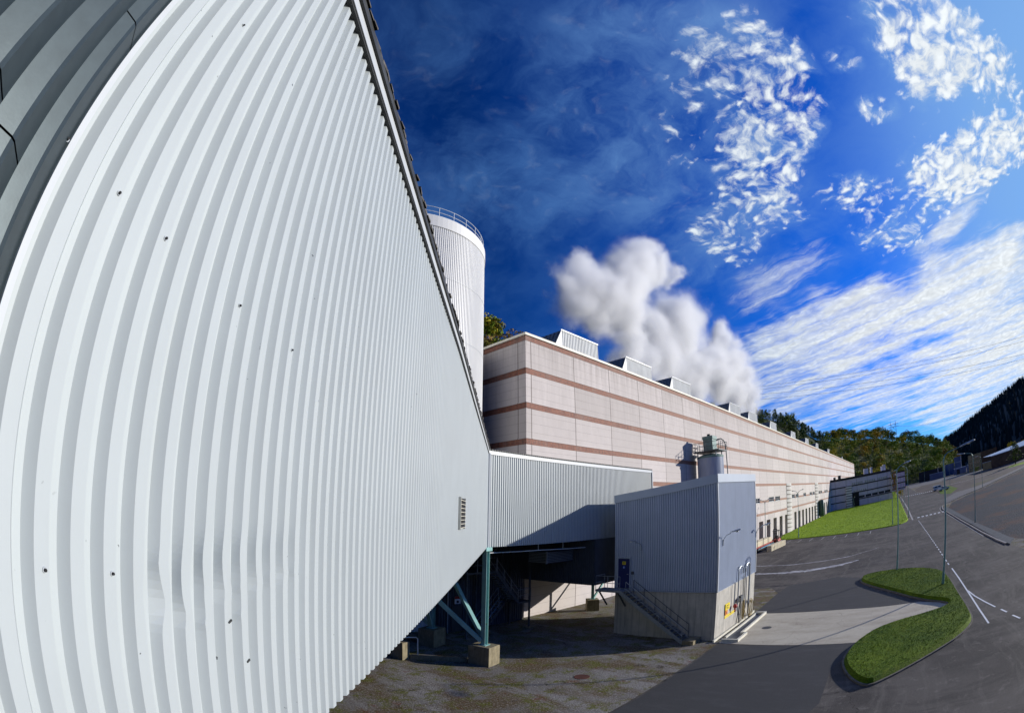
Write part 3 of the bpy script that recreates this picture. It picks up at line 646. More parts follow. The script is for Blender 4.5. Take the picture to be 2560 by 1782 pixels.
for a, b in DOCK:
    MB().box(a, b, HY+1.38, HY+1.44, 0, 4.5).build('dock_door', M['dock_dark'], hall)
    MB().prism([(a, HY-.01), (a+.001, HY-.01), (a+.001, HY+1.3), (a, HY+1.3)], 4.0, 4.45).build('dock_jamb', M['hall'], hall) if False else None
# ribbed half round stair towers
for x0, x1 in ((127.3, 133.4), (177.0, 183.6)):
    c, r = (x0+x1)/2, (x1-x0)/2
    bow = lambda f: HY-.10-.55*sin(pi*f); P = [(x0+(x1-x0)*i/12, bow(i/12)) for i in range(13)]
    t_ = MB().prism(P+[(x1, HY+.3), (x0, HY+.3)], 0, 12.78).build('stair_tower', M['tower'], hall)
    for k in range(11):
        z = 1.15+1.07*k; wdg = MB()
        for i in range(9):
            h0, h1 = .30*(1-i/9.5), .30*(1-(i+1)/9.5); (xa, ya), (xb, yb) = P[i], P[i+1]
            wdg.add([(xa, ya-.012, z), (xb, yb-.012, z), (xb, yb-.012, z+h1), (xa, ya-.012, z+h0)], [(0, 1, 2, 3)])
        wdg.build('dark_wedge_band', M['band_dark'], t_)  # flat dark wedges laid on the tower face, narrowing to the right
# rooftop units
def monitor(x, big=True):
    y0, y1, z0, z1, L = 32.0, 44.0, 24.9, 29.3, (6.9 if big else 5.0)
    if not big: z1 = 28.6
    b_ = MB(); ribbed(b_, (x, y0), (x+L, y0), z0, z1, sc_=1.6); b_.add([(x-2.6, y0, z0), (x, y0, z0), (x, y0, z1)], [(0, 1, 2)])
    b_.quad((x+L, y0, z0), (x+L, y1, z0), (x+L, y1, z1), (x+L, y0, z1)); b_.quad((x, y0, z1), (x+L, y0, z1), (x+L, y1, z1), (x, y1, z1))
    o = b_.build('rooftop_unit', M['monitor'], hall)
    s_ = MB(); 
    for i in range(40):
        ya, yb = y0+(y1-y0)*i/40, y0+(y1-y0)*(i+1)/40; e = .05 if i % 2 else 0
        s_.quad((x-2.6-e, ya, z0), (x-e, ya, z1), (x-e, yb, z1), (x-2.6-e, yb, z0))
    s_.build('sloping_side', M['monitor_shade'], o)
    MB().box(x-.08, x+L+.08, y0-.06, y0+.02, z1-.02, z1+.14).build('top_trim', M['white_flash'], o)
for x in (39.17, 52.57, 66.2, 92.9, 106.4, 126.3, 153.7, 180.3, 206.2, 245.7): monitor(x)
monitor(319.0, False)

# ================================================================== WING at the far end
wa, wb = Vector((223.2, 29.0)), Vector((238.2, -1.2)); wd_ = (wb-wa).normalized(); wl = (wb-wa).length; wn = Vector((wd_.y, -wd_.x)); wn = -wn if wn.x > 0 else wn
wing = thing('office_wing', 'grey lilac office wing with brown bands and rows of square windows', 'office building', (223.2, 29, 0))
def wp(s, o): q = wa+wd_*s+wn*o; return (q.x, q.y)
def wbox(mb, s0, s1, o0, o1, z0, z1): return mb.prism([wp(s0, o0), wp(s1, o0), wp(s1, o1), wp(s0, o1)], z0, z1)
w_ = MB(); wbox(w_, 0, wl, -16, 0, 0, 13.2); w_.build('wall', M['wing'], wing)
for za, zb2 in ((12.5, 13.5), (9.2, 9.7), (6.0, 6.5), (2.9, 3.3)): b_ = MB(); wbox(b_, -.1, wl+.2, -.2, .09, za, zb2); b_.build('band', M['wing_band'], wing)
for k in range(20):
    if k in (6, 13): continue
    s0 = 11.5+k*1.02; f = MB(); wbox(f, s0, s0+.78, -.1, .05, 9.75, 10.75); f.build('window', M['win_bright'], wing)
for k in range(7): s0 = 12.2+k*1.02; f = MB(); wbox(f, s0, s0+.75, -.1, .05, 6.55, 7.35); f.build('window', M['win_bright'], wing)
for k in range(5): s0 = 15.0+k*3.7; f = MB(); wbox(f, s0, s0+3.2, -.1, .04, 3.45, 4.5); f.build('window', M['glass'], wing)
# glazed entrance tower
f = MB(); wbox(f, 8.0, 11.0, -.1, .7, 0, 9.4); tw = f.build('entrance_tower', M['sign_white'], wing)
for k in range(8): b_ = MB(); wbox(b_, 7.95, 11.05, -.1, .78, .7+k*1.1, .98+k*1.1); b_.build('rail_band', M['wing_band'], tw)
f = MB(); wbox(f, 11.5, 15.0, -.1, .3, 0, 6.0); f.build('entrance_shade_block', M['dark_gap'], wing)  # near-black block standing proud of the wall; paints the shade of an opening
for s0, s1, h in ((3.5, 4.4, 1.4), (6.0, 7.2, 1.9), (20.3, 22.6, 2.8), (24, 25, 3.0), (30.4, 31.4, 2.4), (31.6, 32.8, 3.0)):
    f = MB(); wbox(f, s0, s1, -5, -3.8, 13.2, 13.2+h); f.build('roof_unit', M['monitor'] if s0 > 10 else M['dark_metal'], wing)
wing2 = thing('office_block', 'grey lilac office block with dark bands behind slim tree at end of wing', 'office building', (368, 0, 0))
MB().box(368, 384, -13.4, 3, 0, 12.4).build('wall', M['wing'], wing2)
for za, zb2 in ((12.0, 13.0), (8.4, 9.2), (4.6, 5.4), (1.0, 1.6)): MB().box(367.8, 368.05, -13.6, 3, za, zb2).build('band', M['wing_band'], wing2)

# ================================================================== CONVEYOR GALLERY with the huge ribbed wall
S45 = Vector((cos(rad(45.32)), sin(rad(45.32)))); NW = Vector((S45.y, -S45.x))      # wall direction, outward normal
def wallpt(s, o=0.0): q = S45*s - NW*1.449 + NW*o; return (q.x, q.y)
S0, S1 = 0.655, 28.0
W2E = (38.35, 21.25); C0 = wallpt(S1)
def topz(s): return 13.30 if s < 12 else 13.30-.60*(s-12)/16
gal = thing('ribbed_gallery', 'huge white ribbed metal gallery building raised on green columns', 'industrial building', (0, 0, 0))
def warp(s, dd, z):
    """dents: the crests of nine ribs are pushed sideways near the bottom; valleys stay put"""
    if dd > .01: return 0.0
    k = (s+S0-.926)/PITCH; ki = floor(k+.05); left = (k-ki) < .2; g_ = lambda c, w_: exp(-((z-c)/w_)**2)
    if ki == 3 and not left: return -.012*g_(8.52, .10)
    if ki == 4: return .034*g_(8.47, .085)*(1 if left else .15) - .010*g_(8.66, .05)
    if ki == 5: return -.020*g_(8.60, .15)+.016*g_(8.40, .05) if left else -.022*g_(8.56, .14)
    if 6 <= ki <= 12: 
        A = .024*(1-(ki-5)*.105); c = 8.66+.012*(ki-6)
        return -A*g_(c, .125)*(1 if left else .8) + .010*g_(c-.19, .04)*(1 if ki % 2 else -.6) - (.008*g_(8.32, .025) if ki in (6, 8) and left else 0)
    return 0.0
off = 0.926 - S0
r1 = MB(); ribbed(r1, wallpt(S0), wallpt(S1), 7.19, lambda s: topz(s+S0), start=off-.178*4, nrm=NW, rows=lambda s: 150 if .2 < s < 2.9 else 1, warp=warp)
W1 = r1.build('ribbed_wall', M['white_sheet'], gal)
W1['label'] = 'long white ribbed wall seen close with dented lower ribs'
r2 = MB(); d2 = (Vector(W2E)-Vector(C0)); ribbed(r2, C0, W2E, 7.2, lambda s: 12.66-.006*s, start=0.05, deep=.07)
r2.build('ribbed_wall', M['white_sheet'], gal)
# lower part that hangs down at the far end
hx = 29.35; hy = C0[1]+(W2E[1]-C0[1])*(hx-C0[0])/(W2E[0]-C0[0])
r3 = MB(); ribbed(r3, (hx, 28.9), (hx, hy), 3.67, 7.3, nrm=(-1, 0)); ribbed(r3, (hx, hy), W2E, 3.67, 7.2)
r3.quad((W2E[0], W2E[1], 3.67), (W2E[0], 28.9, 3.67), (W2E[0], 28.9, 12.6), (W2E[0], W2E[1], 12.6)); r3.quad((hx, hy, 3.67), (hx, 28.9, 3.67), (W2E[0], 28.9, 3.67), W2E+(3.67,))
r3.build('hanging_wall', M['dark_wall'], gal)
E0 = wallpt(S0-.05, -.12)
foot = [E0, wallpt(S1-.1, -.12), (C0[0]+.2, C0[1]+.12), (W2E[0]-.02, W2E[1]+.12), (W2E[0]-.02, 28.9), (12, 28.9), (E0[0]-5.6, E0[1]+5.6)]
MB().sheet(foot, 7.22).build('underside', M['dark_metal'], gal)
def rz(x, y): return topz(Vector((x, y)).dot(S45))+.22
MB().prism(foot, lambda x, y: rz(x, y)-.25, rz).build('roof', M['dark_metal'], gal)
MB().prism([wallpt(S0, -.2), wallpt(S1-.02, -.2), wallpt(S1-.02, -.09), wallpt(S0, -.09)], 7.2, lambda x, y: rz(x, y)-.3).build('inner_lining', M['dark_metal'], gal)
MB().prism([(C0[0]+.1, C0[1]+.09), W2E, (W2E[0], W2E[1]+.12), (C0[0]+.1, C0[1]+.2)], 7.2, 12.5).build('inner_lining', M['dark_metal'], gal)
# flashing along the eaves: white strip, shadow gap, dark angle and lumpy roof edge
def strip(o0, o1, za, zb, m_, name, sa=S0, sb=S1, n=40):
    mb = MB()
    for i in range(n):
        a, b = sa+(sb-sa)*i/n, sa+(sb-sa)*(i+1)/n
        A, B, C, D = wallpt(a, o0), wallpt(b, o0), wallpt(b, o1), wallpt(a, o1)
        mb.add([(*A, topz(a)+za), (*B, topz(b)+za), (*C, topz(b)+za), (*D, topz(a)+za), (*A, topz(a)+zb), (*B, topz(b)+zb), (*C, topz(b)+zb), (*D, topz(a)+zb)], [(0,1,2,3),(7,6,5,4),(3,2,6,7),(0,4,5,1),(0,3,7,4),(1,5,6,2)])
    return mb.build(name, m_, gal)
strip(-.02, .035, -.03, .0, M['dark_metal'], 'drip_angle')
strip(-.02, .05, .0, .15, M['white_flash'], 'white_fascia')
strip(-.02, .085, .155, .27, M['dark_metal'], 'dark_fascia')
sc_m = MB(); s = S0; rr = random.Random(11)
while s < S1:
    L = rr.uniform(.13, .2); h = rr.uniform(.03, .10); o = rr.uniform(.07, .115); A, B = wallpt(s, o), wallpt(s+L, o+rr.uniform(-.015, .015)); C, D = wallpt(s+L, -.3), wallpt(s, -.3); z = topz(s)+.272
    sc_m.add([(*A, z), (*B, z), (*C, z), (*D, z), (*A, z+h*.5), (*B, z+h*.7), (*C, z+h), (*D, z+h)], [(0,1,5,4),(1,2,6,5),(2,3,7,6),(3,0,4,7),(4,5,6,7)]); s += L*rr.uniform(.9, 1.15)
sc_m.build('lumpy_roof_edge', M['roof_scale'], gal)
dd = (Vector(W2E)-Vector(C0)).normalized(); nn = Vector((dd.y, -dd.x))
def w2p(s, o): q = Vector(C0)+dd*s+nn*o; return (q.x, q.y)
L2 = (Vector(W2E)-Vector(C0)).length
f2 = MB().prism([w2p(-.03, -.05), w2p(L2+.05, -.05), w2p(L2+.05, .04), w2p(-.03, .04)], lambda x, y: 12.64-.006*(x-C0[0]), lambda x, y: 12.86-.006*(x-C0[0])); f2.build('white_fascia', M['white_flash'], gal)
e2 = MB(); s = 0
while s < L2: 
    q0, q1, q2, q3 = w2p(s, .07), w2p(s+.12, .07), w2p(s+.12, -.3), w2p(s, -.3); z = 12.862-.006*s; e2.add([(*q0, z), (*q1, z), (*q2, z), (*q3, z), (*q0, z+.09), (*q1, z+.09), (*q2, z+.13), (*q3, z+.13)], [(0,1,5,4),(1,2,6,5),(2,3,7,6),(3,0,4,7),(4,5,6,7)]); s += .2
e2.build('roof_edge', M['dark_metal'], gal)
MB().prism([wallpt(S1-.05, .055), (C0[0]+.10, C0[1]-.10), w2p(.14, .05), w2p(.14, -.03), wallpt(S1-.05, -.02)], 7.2, 12.7).build('corner_trim', M['white_flash'], gal)
MB().box(W2E[0]-.03, W2E[0]+.07, W2E[1]-.07, W2E[1]+.12, 7.2, 12.7).build('corner_trim', M['white_flash'], gal)
MB().prism([wallpt(S0-.02, .004), wallpt(S0+.012, .004), wallpt(S0+.012, -.05), wallpt(S0-.02, -.05)], 7.19, 13.3).build('edge_trim', M['white_flash'], gal)
# louvred slot
sl = MB(); 
for zz in range(8): sl.prism([wallpt(13.0, .0), wallpt(14.2, .0), wallpt(14.2, .07), wallpt(13.0, .07)], 8.66+.11*zz, 8.675+.11*zz)
sl.prism([wallpt(12.96, -.06), wallpt(13.0, -.06), wallpt(13.0, .07), wallpt(12.96, .07)], 8.62, 9.52).prism([wallpt(14.2, -.06), wallpt(14.24, -.06), wallpt(14.24, .07), wallpt(14.2, .07)], 8.62, 9.52)
lv = sl.build('louvre', M['coping'], gal); MB().prism([wallpt(13.0, .012), wallpt(14.2, .012), wallpt(14.2, .03), wallpt(13.0, .03)], 8.66, 9.5).build('slot_back', M['dark_gap'], lv)
# fixings
for s, z in ((.669+.02, 10.0), (1.019-.03, 10.0), (1.365-.03, 10.0), (1.02-.03, 8.63), (1.362-.03, 8.62), (1.18, 11.38), (2.02, 10.0), (2.73, 10.0)):
    k = round((s-.926-.036)/.178); s = .926+.036+.178*k+.012; q = wallpt(s, 0); q2 = wallpt(s, .004); q3 = wallpt(s, .013)
    b_ = MB().tube([(*q, z), (*q2, z)], .0115, 12); o = b_.build('washer', M['lamp_body'], gal); MB().tube([(*q2, z), (*q3, z)], .0065, 6).build('screw_head', M['dark_gap'], o)
for s, z in ((2.22, 8.31), (2.40, 8.03)): a, b = wallpt(s-.012, .002), wallpt(s+.014, .006); MB().beam((*a, z-.006), (*b, z+.008), .006, .012).build('torn_fixing', M['dark_metal'], gal)
# white pipe rail hung under the edge
b_ = MB(); b_.tube([(19.0, 21.5, 6.80), (23.6, 21.5, 6.76), (28.8, 21.6, 6.62)], .03, 6)
for x in (23.6, 26.1): b_.tube([(x, 21.5, 6.74), (x, 21.5, 7.25)], .02, 6)
b_.build('hanging_pipe', M['white_rail'], gal)
# louvred duct box on the hanging wall
b_ = MB().box(26.3, 29.3, 23.15, 24.9, 5.54, 6.40); lb = b_.build('duct_box', M['dark_wall'], gal)
b_ = MB()
for k in range(7): z = 5.6+k*.115; b_.box(26.24, 26.3, 23.2, 24.85, z, z+.05); b_.box(26.35, 29.2, 23.09, 23.15, z, z+.05)
b_.box(26.22, 26.32, 23.07, 23.17, 5.52, 6.42).build('louvre_blades', M['steel'], lb)

# neighbouring dark clad building at the very left
dark = thing('dark_clad_building', 'dark grey building with deep folded metal cladding at left edge', 'building', (-1, 1, 0))
azl = [111.2, 113.9, 117.0, 119.5, 124.4, 128.0, 134.0, 139.0, 146.0, 152.0, 160.0, 168.0, 178.0, 188]
P0 = Vector((-.592, 1.528)); pts = [P0]
for i, a in enumerate(azl[1:]):
    p = pts[-1]; dv = Vector((0.0, -1.0)) if i % 2 == 0 else Vector((-.75, -.66)).normalized(); e = Vector((cos(rad(a)), sin(rad(a))))
    den = dv.x*e.y-dv.y*e.x; t_ = -(p.x*e.y-p.y*e.x)/den; pts.append(p+dv*t_)
JZ = [10.53, 9.75, 9.81, 10.4, 9.7, 10.6]
for i in range(0, len(pts)-2, 2):
    a, b, c = pts[i], pts[i+1], pts[i+2]; jz = JZ[min(i//2, 5)]
    for z0_, z1_ in ((3.0, jz-.004), (jz+.004, 21.0)):
        mb = MB(); bev = .012
        b1 = b+(a-b).normalized()*bev; b2 = b+(c-b).normalized()*bev
        for q, r in ((a, b1), (b1, b2), (b2, c)): mb.quad((q.x, q.y, z0_), (r.x, r.y, z0_), (r.x, r.y, z1_), (q.x, q.y, z1_))
        mb.build('folded_panel', M['dark_clad'], dark)
    o = Vector((-.012, .01)); mb = MB(); [mb.quad((q.x+o.x, q.y+o.y, 3), (r.x+o.x, r.y+o.y, 3), (r.x+o.x, r.y+o.y, 21), (q.x+o.x, q.y+o.y, 21)) for q, r in ((a, b), (b, c))]
    mb.build('panel_backing', M['dark_gap'], dark)
pe = pts[len(pts)-1 if len(pts) % 2 else len(pts)-2]
MB().prism([(-.62, 1.56), (-9, 6), (-9, -6), (pe.x-.05, pe.y)], 21.0, 21.3).build('roof', M['dark_metal'], dark)
MB().quad((-.62, 1.56, 3), (-9, 6, 3), (-9, 6, 21), (-.62, 1.56, 21)).quad((pe.x-.02, pe.y, 3), (-9, -6, 3), (-9, -6, 21), (pe.x-.02, pe.y, 21)).build('side_wall', M['dark_clad'], dark)
MB().prism([(-.7, 1.5), (-8.8, 5.8), (-8.8, -5.8), (pe.x-.1, pe.y)], 0, 3.0).build('plinth', M['concrete'], dark)

# ================================================================== columns below the gallery
def h_post(mb, x, y, z0, z1, w_=.26, d_=.26, t_=.022, rot=0.0):
    ax, ay = (cos(rot), sin(rot)), (-sin(rot), cos(rot))
    for sg in (-1, 1): mb.obox((x+sg*ax[0]*(w_/2-t_/2), y+sg*ax[1]*(w_/2-t_/2)), ax, ay, t_/2, d_/2, z0, z1)
    mb.obox((x, y), ax, ay, w_/2-t_, t_/2, z0, z1); return mb
def support(label, cx, cy, hx_, hy_, hz, ztop, braces, rot=0.0, grp='gallery support columns', postw=.3):
    o = thing('gallery_support', label, 'column', (cx, cy, 0), grp)
    ax, ay = (cos(rot), sin(rot)), (-sin(rot), cos(rot))
    p_ = MB(); b = .03
    P = lambda k: [(cx+sx*(hx_-k)*ax[0]+sy*(hy_-k)*ay[0], cy+sx*(hx_-k)*ax[1]+sy*(hy_-k)*ay[1]) for sx, sy in ((-1,-1),(1,-1),(1,1),(-1,1))]
    q0, q1 = P(0), P(b); n = 4
    p_.add([(x, y, -.1) for x, y in q0]+[(x, y, hz-b) for x, y in q0]+[(x, y, hz) for x, y in q1], [(i, (i+1) % 4, 4+(i+1) % 4, 4+i) for i in range(4)]+[(4+i, 4+(i+1) % 4, 8+(i+1) % 4, 8+i) for i in range(4)]+[(8, 9, 10, 11)])
    p_.build('concrete_pedestal', M['ped_concrete'], o)
    MB().obox((cx, cy), ax, ay, .26, .26, hz, hz+.03).build('base_plate', M['green_steel'], o)
    h_post(MB(), cx, cy, hz+.03, ztop, postw, postw, rot=rot).build('post', M['green_steel'], o)
    MB().obox((cx, cy), ax, ay, .3, .22, ztop-.22, ztop).build('cap_bracket', M['green_steel'], o)
    for a, b2, wd2 in braces: MB().beam(a, b2, wd2, wd2*.9).build('brace', M['green_steel'], o)
    return o
c1 = (18.62, 20.95)
support('green column on front concrete block at gallery corner with two braces', c1[0], c1[1], .55, .72, 1.22, 7.2, [((18.45, 21.05, 1.5), (14.3, 25.1, 7.1), .26), ((18.6, 21.15, 1.8), (18.6, 25.8, 7.1), .24)], rot=rad(14))
support('green column on concrete block further left under the gallery', 18.65, 26.15, .68, .62, 1.24, 7.2, [((18.5, 26.1, 1.5), (14.9, 22.8, 7.1), .22), ((18.4, 26.2, 1.5), (15.5, 28.3, 5), .2)], rot=rad(20))
support('thin dark braced column on yellowish block under hanging gallery wall', 36.35, 26.3, .55, .55, 1.1, 3.67, [((36.35, 26.2, 1.2), (39.2, 26.2, 3.66), .16)], rot=rad(45), postw=.24)
sm = thing('concrete_block', 'small upright concrete block with bent pipe beside gallery wall foot', 'block', (15.2, 24.3, 0))
MB().obox((15.1, 24.4), (cos(.25), sin(.25)), (-sin(.25), cos(.25)), .30, .5, -.1, 1.13).build('block', M['ped_concrete'], sm)
MB().tube([(15.0, 24.3, 1.1), (15.0, 24.3, 1.32), (15.1, 24.2, 1.4), (15.9, 23.9, 1.4), (16.0, 23.85, 1.3), (16.0, 23.85, .25)], .035, 8).build('bent_pipe', M['white_rail'], sm)
tag(MB().prism([(15.5, 23.9), (15.7, 24.15), (18.2, 21.95), (18.0, 21.7)], -.05, .24).build('ground_beam', M['ped_concrete']), 'low concrete beam on the gravel between small block and front column block', 'beam')
# dark building under the gallery
du = thing('dark_plant_building', 'dark ribbed plant building in the shade under the gallery', 'building', (25, 28.5, 0))
r_ = MB(); ribbed(r_, (20.9, 28.5), (29.5, 28.5), 0, 7.2, sc_=1.4); ribbed(r_, (20.9, 34), (20.9, 28.5), 0, 7.2, sc_=1.4, nrm=(-1, 0)); ribbed(r_, (2.0, 33.9), (20.8, 33.9), 0, 7.2, sc_=1.4); r_.quad((29.5, 28.5, 0), (29.5, 31, 0), (29.5, 31, 7.2), (29.5, 28.5, 7.2))
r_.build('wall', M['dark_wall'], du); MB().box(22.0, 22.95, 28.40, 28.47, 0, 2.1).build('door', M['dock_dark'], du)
for x in (21.6, 25.0): MB().tube([(x, 28.35, 0), (x, 28.35, 5.2 if x < 22 else 7.2)], .05, 8).build('downpipe', M['steel'], du)
sg = MB().box(22.2, 22.75, 28.3, 28.33, 2.25, 2.85).build('hazard_sign', M['sign_white'], None); tag(sg, 'small red and white warning sign on dark wall under gallery', 'sign')
MB().box(22.2, 22.75, 28.28, 28.298, 2.65, 2.85).build('red_header', M['red'], sg); MB().tube([(22.47, 28.297, 2.42), (22.47, 28.27, 2.42)], .11, 12).build('dark_disc', M['sign_black'], sg)
skp = tag(MB().add([(14.5, 29.6, 0), (17.4, 29.6, 0), (17.9, 29.4, 1.3), (14.1, 29.4, 1.3), (14.5, 31, 0), (17.4, 31, 0), (17.9, 31.2, 1.3), (14.1, 31.2, 1.3)], [(0,1,2,3),(5,4,7,6),(4,0,3,7),(1,5,6,2),(0,4,5,1)]).build('waste_skip', M['van_blue']), 'blue open waste skip in the shade behind column', 'skip')
# steel stairs
st = thing('steel_staircase', 'dark steel zigzag staircase with railings under the gallery', 'staircase', (25, 26.5, 0))
def flight(a, b, wdt, y, name='flight'):
    """a top, b bottom as (x, z)"""
    for k, yy in enumerate((y, y+wdt)): MB().beam((a[0], yy, a[1]), (b[0], yy, b[1]), .05, .24).build('stringer', M['dark_steel'], st)
    n = max(3, round(abs(a[1]-b[1])/.19)); tr = MB()
    for i in range(1, n): f = i/n; x = a[0]+(b[0]-a[0])*f; z = a[1]+(b[1]-a[1])*f; tr.box(x-.13, x+.13, y+.03, y+wdt-.03, z, z+.035)
    tr.build('treads', M['steel'], st)
    for yy in (y, y+wdt): rail(MB(), [(a[0], yy, a[1]), (b[0], yy, b[1])], 1.0, 1.1, .02).build('railing', M['steel'], st)
flight((24.15, 4.85), (26.4, 2.3), .9, 26.0); flight((26.3, 2.3), (24.0, .05), .9, 27.15); flight((25.6, 7.1), (23.9, 5.0), .9, 27.15)
for x0, x1, y0, y1, z in ((21.4, 24.2, 26.0, 28.2, 4.95), (26.35, 27.75, 25.95, 28.2, 2.28)):
    MB().box(x0, x1, y0, y1, z-.14, z).build('landing', M['dark_steel'], st)
    rail(MB(), [(x0, y0, z), (x1, y0, z)] if x0 < 25 else [(x0, y0, z), (x1, y0, z), (x1, y1, z)], 1.0, 1.1, .02).build('railing', M['steel'], st)
for p in ((27.6, 25.95), (27.6, 28.1), (21.5, 26.1), (24.1, 28.2)): MB().box(p[0]-.06, p[0]+.06, p[1]-.06, p[1]+.06, 0, 5 if p[0] < 25 else 6.4).build('post', M['dark_steel'], st)
MB().box(27.3, 27.9, 25.6, 26.3, 0, .12).build('footing', M['ped_concrete'], st)

# ================================================================== PUMP HOUSE (blue ribbed box on concrete)
BX0, BX1, BY0, BY1, JB = 29.75, 38.5, 11.5, 19.6, 3.45
ph = thing('pump_house', 'light blue ribbed metal building on a concrete base with dark blue door', 'industrial building', (34, 15.5, 0))
MB().box(BX0+.06, BX1-.06, BY0+.06, BY1-.06, -.1, JB).build('concrete_base', M['concrete'], ph)
def ftop(x, y): return 11.1 - (y-BY0)*.09 + (x-BX0)*.015
r_ = MB(); ribbed(r_, (BX0, BY1), (BX0, BY0), JB-.06, lambda s: ftop(BX0, BY1-s)-.5, nrm=(-1, 0), deep=.06); ribbed(r_, (BX0, BY0), (BX1, BY0), JB-.06, lambda s: ftop(BX0+s, BY0)-.5, sc_=.85)
r_.quad((BX1, BY0, JB), (BX1, BY1, JB), (BX1, BY1, 10), (BX1, BY0, 10.8)); r_.quad((BX0, BY1, JB), (BX0, BY1, 10), (BX1, BY1, 10), (BX1, BY1, JB))
r_.build('ribbed_wall', M['blue_sheet'], ph)
fo = .06
MB().prism([(BX0-fo, BY0-fo), (BX1+fo, BY0-fo), (BX1+fo, BY1+fo), (BX0-fo, BY1+fo)], lambda x, y: ftop(x, y)-.56, ftop).build('fascia', M['blue_flash'], ph)
MB().box(BX0-.03, BX0+.07, BY0-.03, BY0+.07, JB-.06, 10.5).build('corner_trim', M['white_flash'], ph)
MB().box(BX1-.08, BX1+.03, BY0-.03, BY0+.07, JB-.06, 10.6).build('corner_trim', M['white_flash'], ph)
MB().box(BX0-.055, BX0-.01, BY0, BY1, JB-.085, JB-.062).box(BX0, BX1, BY0-.055, BY0-.01, JB-.085, JB-.062).build('sill_flashing', M['blue_flash'], ph)
dr = MB().box(BX0-.07, BX0-.01, 18.27, 19.25, 3.58, 5.72).build('door', M['navy'], ph)
MB().box(BX0-.10, BX0-.01, 18.21, 18.27, 3.58, 5.78).box(BX0-.10, BX0-.01, 19.25, 19.31, 3.58, 5.78).box(BX0-.10, BX0-.01, 18.21, 19.31, 5.78, 5.84).build('frame', M['blue_flash'], dr)
MB().box(BX0-.13, BX0-.07, 18.36, 18.48, 4.58, 4.62).build('handle', M['steel'], dr)
MB().box(BX0-.085, BX0-.071, 18.62, 18.90, 5.30, 5.53).build('yellow_sign', M['yellow'], dr)
MB().box(BX0-.09, BX0-.086, 18.67, 18.85, 5.35, 5.39).box(BX0-.09, BX0-.086, 18.67, 18.73, 5.43, 5.48).box(BX0-.09, BX0-.086, 18.76, 18.85, 5.43, 5.48).build('sign_print', M['sign_black'], dr)
MB().tube([(BX0-.071, 18.76, 5.10), (BX0-.088, 18.76, 5.10)], .10, 16).build('blue_sign', M['sign_blue'], dr)
MB().tube([(BX0-.088, 18.76, 5.14), (BX0-.092, 18.76, 5.14)], .03, 10).box(BX0-.092, BX0-.088, 18.73, 18.79, 5.04, 5.11).build('white_symbol', M['sign_white'], dr)
MB().box(BX0-.10, BX0-.02, 17.95, 18.12, 4.60, 4.80).build('switch_box', M['dark_steel'], ph)
# door landing and stair
ls = thing('door_stair', 'steel landing and straight stair along shaded concrete wall below blue door', 'staircase', (29.2, 17, 0))
LX0, LX1 = 28.55, 29.68
MB().box(LX0, LX1, 18.35, 20.45, 3.38, 3.54).build('landing', M['steel'], ls)
rail(MB(), [(LX0+.03, 18.38, 3.54), (LX0+.03, 20.42, 3.54), (LX1, 20.42, 3.54)], 1.02, 1.05, .022).build('railing', M['steel'], ls)
for y in (18.6, 20.2): MB().beam((LX0+.15, y, 3.4), (LX1+.05, y, 2.2), .09, .09).build('bracket', M['dark_steel'], ls)
for x in (LX0+.08, LX1-.08): MB().beam((x, 18.4, 3.42), (x, 13.2, -.02), .05, .26).build('stringer', M['steel'], ls)
tr = MB(); n = 18
for i in range(1, n): f = i/n; tr.box(LX0+.12, LX1-.12, 18.4-5.2*f-.14, 18.4-5.2*f+.14, 3.46-3.44*f, 3.49-3.44*f)
tr.build('treads', M['dark_steel'], ls)
for x in (LX0+.04, LX1-.04): rail(MB(), [(x, 17.9, 3.15), (x, 13.4, .1)], 1.05, 1.2, .022).build('railing', M['dark_steel'] if x > 29 else M['steel'], ls)
MB().box(LX0-.05, LX1+.05, 12.5, 13.3, 0, .28).build('bottom_step', M['ped_concrete'], ls)
# cobra-head wall lamps
def wall_lamp(label, base, d, L=1.35, rise=.45):
    bx, by, bz = base; o = thing('wall_lamp', label, 'wall lamp', (bx, by, bz), 'wall lamps on the pump house'); D = Vector(d).normalized()
    q = lambda a, z: (bx+D.x*a, by+D.y*a, bz+z)
    MB().tube([q(.06, -.35), q(.06, .05)], .035, 8).build('wall_bracket', M['steel'], o)
    MB().tube([q(.06, -.1), q(.12, .12), q(.30, rise*.75), q(.62, rise)], .026, 8).build('arm', M['steel'], o)
    hd = MB(); sd_ = Vector((-D.y, D.x)); prof = ((.58, .05, .03), (.75, .085, .06), (1.0, .13, .085), (1.25, .14, .085), (1.38, .09, .05), (1.42, .02, .02)); k = 10; o0 = []
    for a, wv, hh in prof:
        ring = []
        for i in range(k):
            t = 2*pi*i/k; c = q(a*L/1.42, rise+.05+(a-.58)*.16+hh*sin(t)*(1 if sin(t) > 0 else .45)); ring.append((c[0]+sd_.x*wv*cos(t), c[1]+sd_.y*wv*cos(t), c[2]))
        o0.append(ring)
    vs = [p for r_ in o0 for p in r_]; fs = [(i*k+j, i*k+(j+1) % k, (i+1)*k+(j+1) % k, (i+1)*k+j) for i in range(len(o0)-1) for j in range(k)]
    h_ = hd.add(vs, fs+[tuple(range(k))[::-1], tuple(range(len(vs)-k, len(vs)))]).build('lamp_head', M['lamp_body'], o, smooth=True)
    c = q(1.08*L/1.42, rise+.07); MB().ico(c, .13, 2, (1, 1, .45)).build('lens', M['lamp_lens'], h_, smooth=True)
wall_lamp('rounded wall lamp above the blue door on shaded wall', (BX0, 17.35, 6.65), (-1, .35), 1.25, .3)
wall_lamp('cobra head wall lamp on sunlit wall near the front corner', (30.45, BY0, 6.72), (.12, -1))
wall_lamp('cobra head wall lamp at far right corner of blue building', (38.3, BY0, 6.55), (.12, -1))
